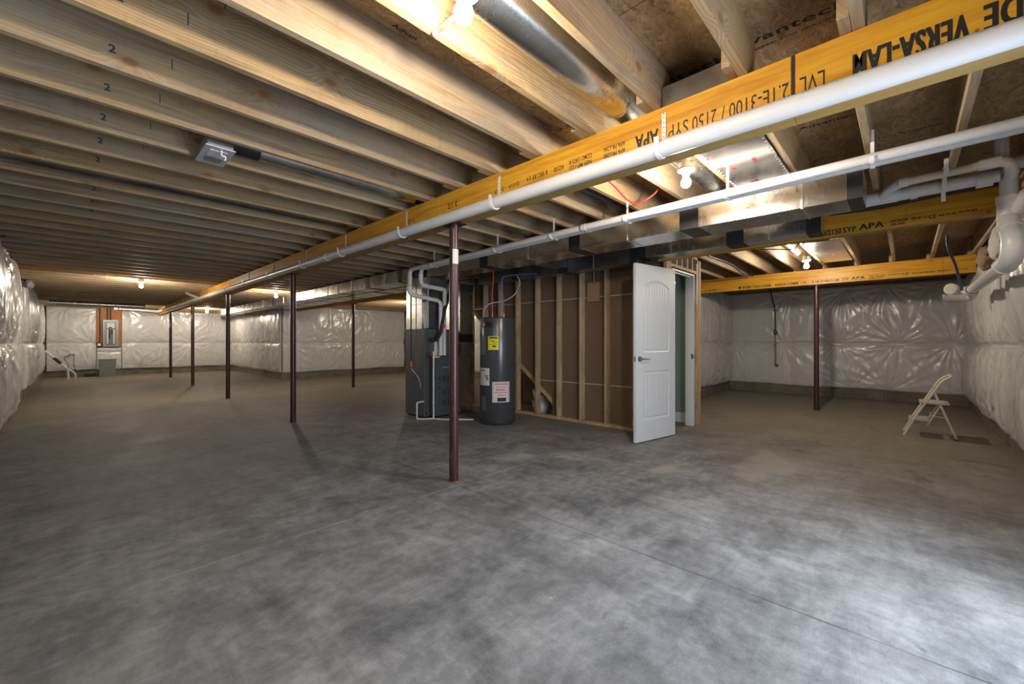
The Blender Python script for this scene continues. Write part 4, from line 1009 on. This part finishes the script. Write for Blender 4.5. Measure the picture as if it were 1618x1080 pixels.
# ------------------------------------------------------------------ drain plumbing at the right wall
GX = 4.46; GY = -.515
t = thing('drain_stack', 'white drain stack at the right wall with wye fittings and sloping run', 'pipe')
q = .0445
MB().tube([(GX - .17, GY + .05, 2.599), (GX - .17, GY + .05, 2.36)], .036, 20).build('upper_riser', M['pvc'], t)
MB().tube([(GX, GY, 2.42), (GX, GY, 2.14)], .045, 24).build('stack_pipe', M['pvc'], t)
MB().tube([(GX, GY, 2.40), (GX, GY, 2.31)], .053, 24).build('hub', M['pvc'], t); MB().tube([(GX, GY, 2.13), (GX, GY, 1.96)], .056, 24).build('wye_body', M['pvc'], t); MB().tube([(GX, GY, 2.16), (GX, GY, 2.12)], .062, 24).build('hub', M['pvc'], t)
MB().tube([(GX - .02, GY, 2.38), (GX - .02, GY - .25, 2.38)], .045, 20).build('wall_stub', M['pvc'], t)
MB().tube(smoothpath([(GX, GY, 2.02), (GX - .02, GY - .06, 2.12), (GX - .03, GY - .16, 2.20), (GX - .04, GY - .27, 2.22)], 5), .05, 20).build('wye_arm', M['pvc'], t)
MB().tube(smoothpath([(GX - .01, GY, 2.0), (GX - .09, GY, 1.92), (GX - .17, GY, 1.84), (GX - .16, GY, 1.76), (GX - .04, GY, 1.705), (GX + .20, GY, 1.70)], 6), .056, 22).build('sweep_elbow', M['pvc'], t)
x1 = 6.70; z0_, z1_ = 1.70, 1.715
MB().tube([(GX + .20, GY, z0_), (x1, GY, z1_)], .045, 22).build('sloping_run', M['pvc'], t)
MB().tube([(GX - .075, GY, 1.935), (GX - .105, GY, 1.905)], .063, 24).build('hub_ring', M['pvc'], t)
for (x, z, rr, ll) in ((GX + .16, z0_, .062, .06), (x1, z1_, .056, .14)):
    ring(t, (x, GY, z), (1, 0, .01), rr, ll)
    sx = 1 if x < 5 else -1
    ring(t, (x + sx * (ll / 2 + .004), GY, z), (1, 0, .01), .0500, .008, 'purple', 'primer_ring')
MB().tube(smoothpath([(x1, GY, z1_), (x1 + .22, GY + .01, z1_ + .01), (x1 + .34, GY + .05, z1_ + .03), (x1 + .33, GY + .13, z1_ + .045)], 5), .050, 20).build('tee_body', M['pvc'], t)
cd = Vector((-.82, .56, .05)).normalized(); cp = Vector((x1 + .32, GY + .12, z1_ + .048))
MB().tube([cp, cp + cd * .05], .062, 24).build('cleanout_rim', M['pvc'], t)
MB().tube([cp + cd * .0505, cp + cd * .052], .050, 24).build('cleanout_plug', M['pvc_dirty'], t)
MB().tube([(x1 + .46, GY - .02, 1.665), (x1 + .47, GY + .175, 1.68)], .038, 18).build('lower_branch', M['pvc'], t)
MB().tube([(x1 + .47, GY + .175, 1.68), (x1 + .472, GY + .20, 1.68)], .042, 18).build('branch_cap', M['pvc_dirty'], t)
MB().tube([(x1 + .30, GY - .03, 1.70), (x1 + .46, GY - .03, 1.665)], .040, 18).build('branch_arm', M['pvc'], t)
t = thing('drain_branch', 'thick white branch drain under the joists at upper right', 'pipe')
bxp = 4.44
def bz(y): return 2.295 - .02 * (y - .25) * -1 * .4
MB().tube([(bxp, .22, 2.292), (bxp, -.47, 2.312)], q, 24).build('pipe_run', M['pvc'], t)
for a_, b_ in ((.235, .05), (-.02, -.06), (-.36, -.44)): MB().tube([(bxp, a_, 2.2965), (bxp, b_, 2.299)], .0505, 24).build('hub', M['pvc'], t)
MB().tube([(bxp, .24, 2.291), (bxp, .225, 2.291)], .046, 22).build('end_cap', M['pvc_dirty'], t)
MB().tube(smoothpath([(bxp - .02, .14, 2.295), (bxp - .08, .10, 2.325), (bxp - .16, .03, 2.345)], 4), .033, 18).build('wye_arm', M['pvc'], t)
t = thing('drain_branch', 'thinner stained white branch drain above the thick one at upper right', 'pipe')
MB().tube([(bxp - .16, .035, 2.345), (bxp - .20, -.40, 2.350)], .029, 20).build('pipe_run', M['pvc_dirty'], t)
MB().tube([(bxp - .199, -.36, 2.350), (bxp - .205, -.46, 2.350)], .036, 20).build('hub', M['pvc'], t); MB().tube([(bxp - .16, .04, 2.345), (bxp - .163, -.01, 2.345)], .035, 20).build('hub', M['pvc'], t)
MB().tube(smoothpath([(bxp - .205, -.44, 2.35), (bxp - .20, -.49, 2.33), (bxp - .10, GY, 2.30), (GX - .02, GY, 2.27)], 4), .032, 18).build('elbow', M['pvc'], t)
for i, (x, y, z0, lab) in enumerate(((4.20, -.201, 2.30, 'white strap on the thinner branch drain at upper right'), (4.39, -.201, 2.24, 'white strap on the thick branch drain, near the joist'), (4.52, -.201, 2.20, 'white strap hanging past the thick branch drain'))):
    q_ = thing('pipe_strap', lab, 'strap', (x, y, 0), group='straps on the branch drains')
    MB().box(-.004, .0, -.012, .012, z0, 2.42, b=.001).build('strap', M['plastic_white'], q_)
    q_.location.x = x - .045
# hoses and cable by the stack
t = thing('black_cable', 'short dark blue cable hanging between the second and third beams', 'cable')
MB().tube(smoothpath([(6.7, -.33, 2.34), (6.72, -.34, 2.2), (6.78, -.40, 2.0), (6.8, -.45, 1.72)], 5), .013, 10).build('tube', M['navy'], t)
t = thing('black_cable', 'black vertical cable right beside the drain stack', 'cable')
MB().tube([(5.15, -.55, 2.33), (5.15, -.56, 1.95)], .012, 10).build('tube', M['black'], t)
t = thing('black_hose', 'black hose lying along the top of the second beam', 'hose')
MB().tube(smoothpath([(4.77, .50, 2.325), (4.77, .15, 2.315), (4.77, -.2, 2.335), (4.77, -.5, 2.34)], 5), .022, 12).build('tube', M['black'], t)
# crumpled batt in the rim above the right wall
def crumple(name, label, c, s, seed, mat):
    bm = bmesh.new(); bmesh.ops.create_icosphere(bm, subdivisions=4, radius=1); rs = random.Random(seed)
    ph = [(Vector((rs.uniform(-1, 1), rs.uniform(-1, 1), rs.uniform(-1, 1))).normalized() * rs.uniform(2, 9), rs.uniform(0, 6)) for _ in range(14)]
    for v in bm.verts:
        d = sum(abs(math.sin(v.co.dot(k) + p)) for k, p in ph) / len(ph); v.co = v.co * (.62 + .6 * d)
        v.co = Vector((v.co.x * s[0], v.co.y * s[1], v.co.z * s[2]))
    o = MB().bm(bm, 0, True).build(name, mat, None, c); tag(o, label, 'insulation'); return o
crumple('loose_insulation', 'crumpled white insulation stuffed above the right wall near the beam end', (6.3, -.66, 2.14), (.42, .05, .17), 4, M['batt'])
crumple('loose_insulation', 'brownish loose wool beyond the crumpled white insulation at the beam end', (7.1, -.66, 2.10), (.28, .08, .13), 6, M['pinkbatt'])
crumple('loose_insulation', 'puckered plastic bundle at the top of the left wall blanket', (-.62, 12.75, 2.30), (.07, .30, .09), 9, M['batt'])
t = thing('beam_end_block', 'short wooden post end on the left wall between two blankets', 'timber')
MB().box(XL + .002, XL + .10, 9.97, 10.08, 2.13, 2.36, b=.003).build('block', M['pine'], t)

# ------------------------------------------------------------------ wires and tubes overhead
t = thing('red_tube', 'red water tube looping below joists right of the main beam', 'tube')
MB().tube(smoothpath([(2.52, 1.66, 2.50), (2.60, 1.60, 2.38), (2.80, 1.585, 2.31), (3.05, 1.60, 2.27), (3.22, 1.60, 2.30), (3.30, 1.50, 2.38), (3.32, 1.45, 2.50)], 6), .007, 10).build('tube', M['redpex'], t)
t = thing('blue_tube', 'grey-blue water tube under the joists right of the main beam', 'tube')
MB().tube(smoothpath([(2.26, 1.96, 2.40), (2.6, 1.97, 2.41), (3.0, 1.95, 2.42), (3.5, 1.96, 2.42)], 5), .013, 10).build('tube', M['navy'], t)
t = thing('blue_tube', 'navy water tube sagging between joists right of the closet', 'tube')
MB().tube(smoothpath([(5.2, 2.05, 2.42), (5.9, 1.98, 2.34), (6.8, 1.90, 2.31), (7.6, 1.95, 2.27), (8.4, 2.0, 2.33)], 6), .014, 10).build('tube', M['navy'], t)
t = thing('wire_hanger', 'bent wire duct hanger in front of the far right bulb', 'wire')
MB().tube([(5.7, 1.30, 2.36), (5.72, 1.28, 2.27), (6.0, .98, 2.27), (6.02, .92, 2.36)], .006, 8).build('wire', M['vinyl'], t)
# plumbing riser on the far right wall
t = thing('valve_riser', 'thin blue tube and brass valve riser on the back wall beyond the post', 'pipe', (XR - .13, 2.13, 0))
MB().tube(smoothpath([(0, .10, 2.34), (0, .06, 2.1), (0, .01, 1.85), (0, 0, 1.42)], 5), .013, 10).build('blue_tube', M['navy'], t)
MB().lathe([(0, -.06), (.02, -.06), (.03, -.03), (.045, 0), (.03, .03), (.02, .05), (0, .05)], seg=16).build('valve_body', M['brass'], t, (0, 0, 1.37))
MB().tube([(0, 0, 1.32), (0, 0, 1.12)], .012, 10).tube([(0, 0, 1.12), (0, 0, 1.09)], .02, 10).build('lower_fitting', M['brass'], t)
MB().tube([(0, 0, 1.09), (0, 0, .62)], .015, 10).build('copper_leg', M['copper'], t)
MB().tube([(0, 0, .64), (0, -.05, .62)], .028, 12).build('outlet_elbow', M['brass'], t)
MB().box(-.01, .01, -.05, .05, 1.845, 1.86).build('tube_clamp', M['black'], t)

# ------------------------------------------------------------------ stepladder
t = thing('step_stool', 'small cream tubular folding stepladder with two steps by the right wall', 'stepladder', (7.06, 0, 0))
LWX = .37; r = .0125
def lt(x, pts, rr=r, seg=12): return MB().tube([(x, y, z) for y, z in pts], rr, seg)
top = smoothpath([(0, .015, .015), (0, -.085, .25), (0, -.17, .42), (0, -.235, .545), (0, -.275, .63), (0, -.315, .69), (0, -.37, .735)], 5)
rail = [Vector((0, p.y, p.z)) for p in top]
hoop = rail + [Vector((.03, -.385, .745)), Vector((LWX - .03, -.385, .745))] + [Vector((LWX, p.y, p.z)) for p in reversed(rail)]
MB().tube(hoop, r, 12).build('front_frame', M['ladder'], t)
rear = [Vector((.02, -.235, .575)), Vector((.02, -.30, .38)), Vector((.015, -.42, .03)), Vector((.03, -.428, .014)), Vector((LWX - .03, -.428, .014)), Vector((LWX - .015, -.42, .03)), Vector((LWX - .02, -.30, .38)), Vector((LWX - .02, -.235, .575))]
MB().tube(rear, .011, 12).build('rear_frame', M['ladder'], t)
MB().tube([(.02, -.235, .57), (LWX - .02, -.235, .57)], .008, 10).build('pivot_rod', M['ladder'], t)
MB().box(-.012, LWX + .012, -.37, -.115, .405, .423, b=.006).build('upper_step', M['step'], t)
MB().box(-.012, LWX + .012, -.20, -.02, .195, .211, b=.006).build('lower_step', M['step'], t)
for x in (.03, LWX - .03): MB().tube([(x, -.30, .404), (x, -.185, .15)], .009, 10).build('stay', M['ladder'], t)
MB().tube([(.03, -.215, .27), (LWX - .03, -.215, .27)], .006, 8).tube([(.03, -.215, .27), (.012, -.345, .25)], .005, 8).tube([(LWX - .03, -.215, .27), (LWX - .012, -.345, .25)], .005, 8).build('folding_link', M['ladder'], t)
for x in (0, LWX): MB().tube([(x, .018, .001), (x, .010, .030)], .015, 12).build('rubber_foot', M['ladder'], t)
for x in (.03, LWX - .03): MB().box(x - .02, x + .02, -.44, -.415, .001, .012).build('rubber_foot', M['black'], t)

# ------------------------------------------------------------------ far wall: breaker panel, bin, sump pipes, shelf
t = thing('plywood_backer', 'orange plywood strip behind the breaker panel on the far wall', 'board')
MB().box(.53, 1.155, YB - .022, YB - .003, .99, 2.32).build('board', M['orangeply'], t)
t = thing('breaker_panel', 'open grey electrical breaker panel on orange plywood, far left wall', 'electrical panel', (.675, YB - .115, .985))
w_, h_ = .40, .93
MB().box(0, w_, 0, .092, 0, h_, b=.004).build('enclosure', M['panelgrey'], t)
MB().box(.075, w_ - .075, -.006, -.0005, .06, h_ - .08).build('inner_plate', M['panelin'], t)
MB().box(.10, .14, -.010, -.0065, .10, .60).box(w_ - .14, w_ - .10, -.010, -.0065, .10, .60).box(.10, w_ - .10, -.010, -.0065, .64, h_ - .10).build('deadfront', M['paper'], t)
MB().box(.15, .19, -.016, -.0065, .28, .60, b=.003).box(.21, .25, -.016, -.0065, .42, .60, b=.003).box(.15, .23, -.016, -.0065, .64, .68, b=.003).build('breaker_row', M['black'], t)
MB().tube([(.12, .04, h_ + .001), (.12, .04, 1.33)], .02, 10).tube([(.20, .04, h_ + .001), (.20, .04, 1.33)], .02, 10).build('conduit', M['vinyl'], t)
t = thing('outlet_box', 'small white outlet on dark plate left of the breaker panel', 'outlet', (.53, YB - .10, .985))
MB().box(0, .125, 0, .076, 0, .14).build('plate', M['black'], t); MB().box(.02, .10, -.008, -.0005, .03, .11, b=.003).build('outlet_face', M['white'], t)
MB().tube([(.07, .03, .141), (.09, .03, .3), (.085, .03, 1.33)], .014, 8).build('feed_cable', M['navy'], t)
t = thing('storage_bin', 'grey-green square bin on the floor below the breaker panel', 'bin', (.77, YB - .58, 0))
bmn = MB(); vs = [(-.19, -.19, .001), (.19, -.19, .001), (.19, .19, .001), (-.19, .19, .001), (-.21, -.21, .55), (.21, -.21, .55), (.21, .21, .55), (-.21, .21, .55)]
bmn.add(vs, [(0, 3, 2, 1), (4, 5, 6, 7), (0, 1, 5, 4), (1, 2, 6, 5), (2, 3, 7, 6), (3, 0, 4, 7)]).build('bin_body', M['pit'], t)
MB().box(-.22, .22, -.22, .22, .551, .575, b=.004).build('bin_lid', M['pit'], t)
t = thing('floor_tray', 'flat black item on the floor left of the grey bin', 'tray', (.36, YB - .35, 0)); MB().box(-.13, .13, -.10, .10, .001, .10, b=.01).build('tray', M['black'], t)
t = thing('sump_pipe', 'slanting white discharge pipe rising from the floor to the left wall', 'pipe')
MB().tube(smoothpath([(-.12, 18.6, .001), (-.13, 18.6, .22), (-.15, 18.6, .33), (-.26, 18.62, .48), (-.40, 18.64, .65), (-.60, 18.66, .88)], 5), .03, 12).build('pipe_run', M['pvc'], t)
MB().tube([(-.27, 18.61, .50), (-.42, 18.63, .67)], .042, 12).build('black_coupling', M['black'], t)
MB().tube(smoothpath([(-.20, 18.58, .38), (-.06, 18.62, .26), (.02, 18.65, .16), (.03, 18.66, .001)], 5), .028, 12).build('side_leg', M['pvc'], t)
t = thing('wall_outlet', 'small outlet with red plug and dangling cords on the far left wall', 'outlet', (-.02, YB - .17, .72))
MB().box(-.07, .07, 0, .02, 0, .06).build('outlet_face', M['plastic_white'], t); MB().box(-.10, .03, -.02, -.001, .005, .04).build('red_plug', M['red'], t)
MB().tube(smoothpath([(-.10, -.02, .0), (-.2, -.03, -.1), (-.12, -.03, -.3), (-.13, -.03, -.62)], 5), .007, 8).tube(smoothpath([(.02, -.02, 0), (.01, -.03, -.3), (.05, -.03, -.45), (.02, -.03, -.66)], 5), .007, 8).build('cord', M['black'], t)
t = thing('white_ceiling_box', 'small white box on the ceiling left of the nearer left-bay bulb', 'box', (.32, 10.62, ZJ - .03)); MB().box(-.09, .09, -.06, .06, 0, .029, b=.003).build('box_body', M['white'], t)

# printing on the strand board between joists
for s, a_, b_, sz in [('Advantech', (2.262, 1.30), (2.285, .66), .085), ('T&G  FLOORING  23/32', (2.345, 1.30), (2.36, .66), .022), ('vantech', (2.25, .555), (2.262, .18), .075), ('SIZED FOR SPACING', (2.325, .55), (2.33, .2), .020),
                      ('Advantech', (3.40, .53), (3.42, .20), .06), ('23/32 FLOORING', (3.95, .15), (3.96, -.18), .05), ('Advan', (1.00, 1.70), (1.13, 1.70), .04), ('23/32', (2.28, 1.75), (2.28, 1.42), .05)]:
    for m_ in (0,):
        text_fit('board_print', s, sz, M['ink'], bpy.data.objects['ceiling'], (a_[0], a_[1], ZT), (b_[0], b_[1], ZT), Vector((0, 0, -1)).cross(Vector((b_[0] - a_[0], b_[1] - a_[1], 0))), .02, lift=.0012)

# ------------------------------------------------------------------ added fill light and world
w2 = thing('added_window', 'white framed basement window added out of view high in the left wall for fill light', 'window', kind='structure')  # unseen window added to brighten the left joists and floor
f = MB()
for z in (1.62, 2.23): f.box(XL - .12, XL - .06, ly0, ly1, z, z + .05)
for y in (ly0, ly1 - .05, (ly0 + ly1) / 2 - .025): f.box(XL - .121, XL - .059, y, y + .05, 1.671, 2.229)
f.build('window_frame', M['trimw'], w2)
MB().box(XL - .093, XL - .088, ly0 + .05, ly1 - .05, 1.67, 2.23).build('window_pane', gl.m, w2)
def added_daylight(loc, rot, sx, sy, e):  # area light added outside an unseen opening to brighten the room
    L = bpy.data.lights.new('added_daylight', 'AREA'); L.shape = 'RECTANGLE'; L.size = sx; L.size_y = sy; L.energy = e; L.color = (.76, .87, 1.0)
    lo = bpy.data.objects.new('added_daylight', L); C.objects.link(lo); lo.location = loc; lo.rotation_euler = rot
added_daylight(((wx0 + wx1) / 2, YR - .30, .95), (math.radians(60), 0, 0), 1.4, 1.6, DAY1)
added_daylight((XL - .30, (ly0 + ly1) / 2, 2.02), (math.radians(66), 0, -PI / 2), 1.65, .6, DAY2)
wd = bpy.data.worlds.new('world'); sc.world = wd; wd.use_nodes = True
wd.node_tree.nodes['Background'].inputs[0].default_value = (.55, .70, 1.0, 1); wd.node_tree.nodes['Background'].inputs[1].default_value = 1.5
sc.view_settings.view_transform = 'Standard'; sc.view_settings.look = 'None'; sc.view_settings.gamma = 1; sc.view_settings.exposure = EXPO
sc.view_settings.use_curve_mapping = False
cy = sc.cycles; cy.use_denoising = True; cy.max_bounces = 8; cy.diffuse_bounces = 5; cy.glossy_bounces = 4; cy.transmission_bounces = 4
cy.sample_clamp_indirect = 8; cy.caustics_reflective = False; cy.caustics_refractive = False
try: cy.denoising_input_passes = 'RGB_ALBEDO_NORMAL'; cy.denoiser = 'OPENIMAGEDENOISE'
except Exception: pass
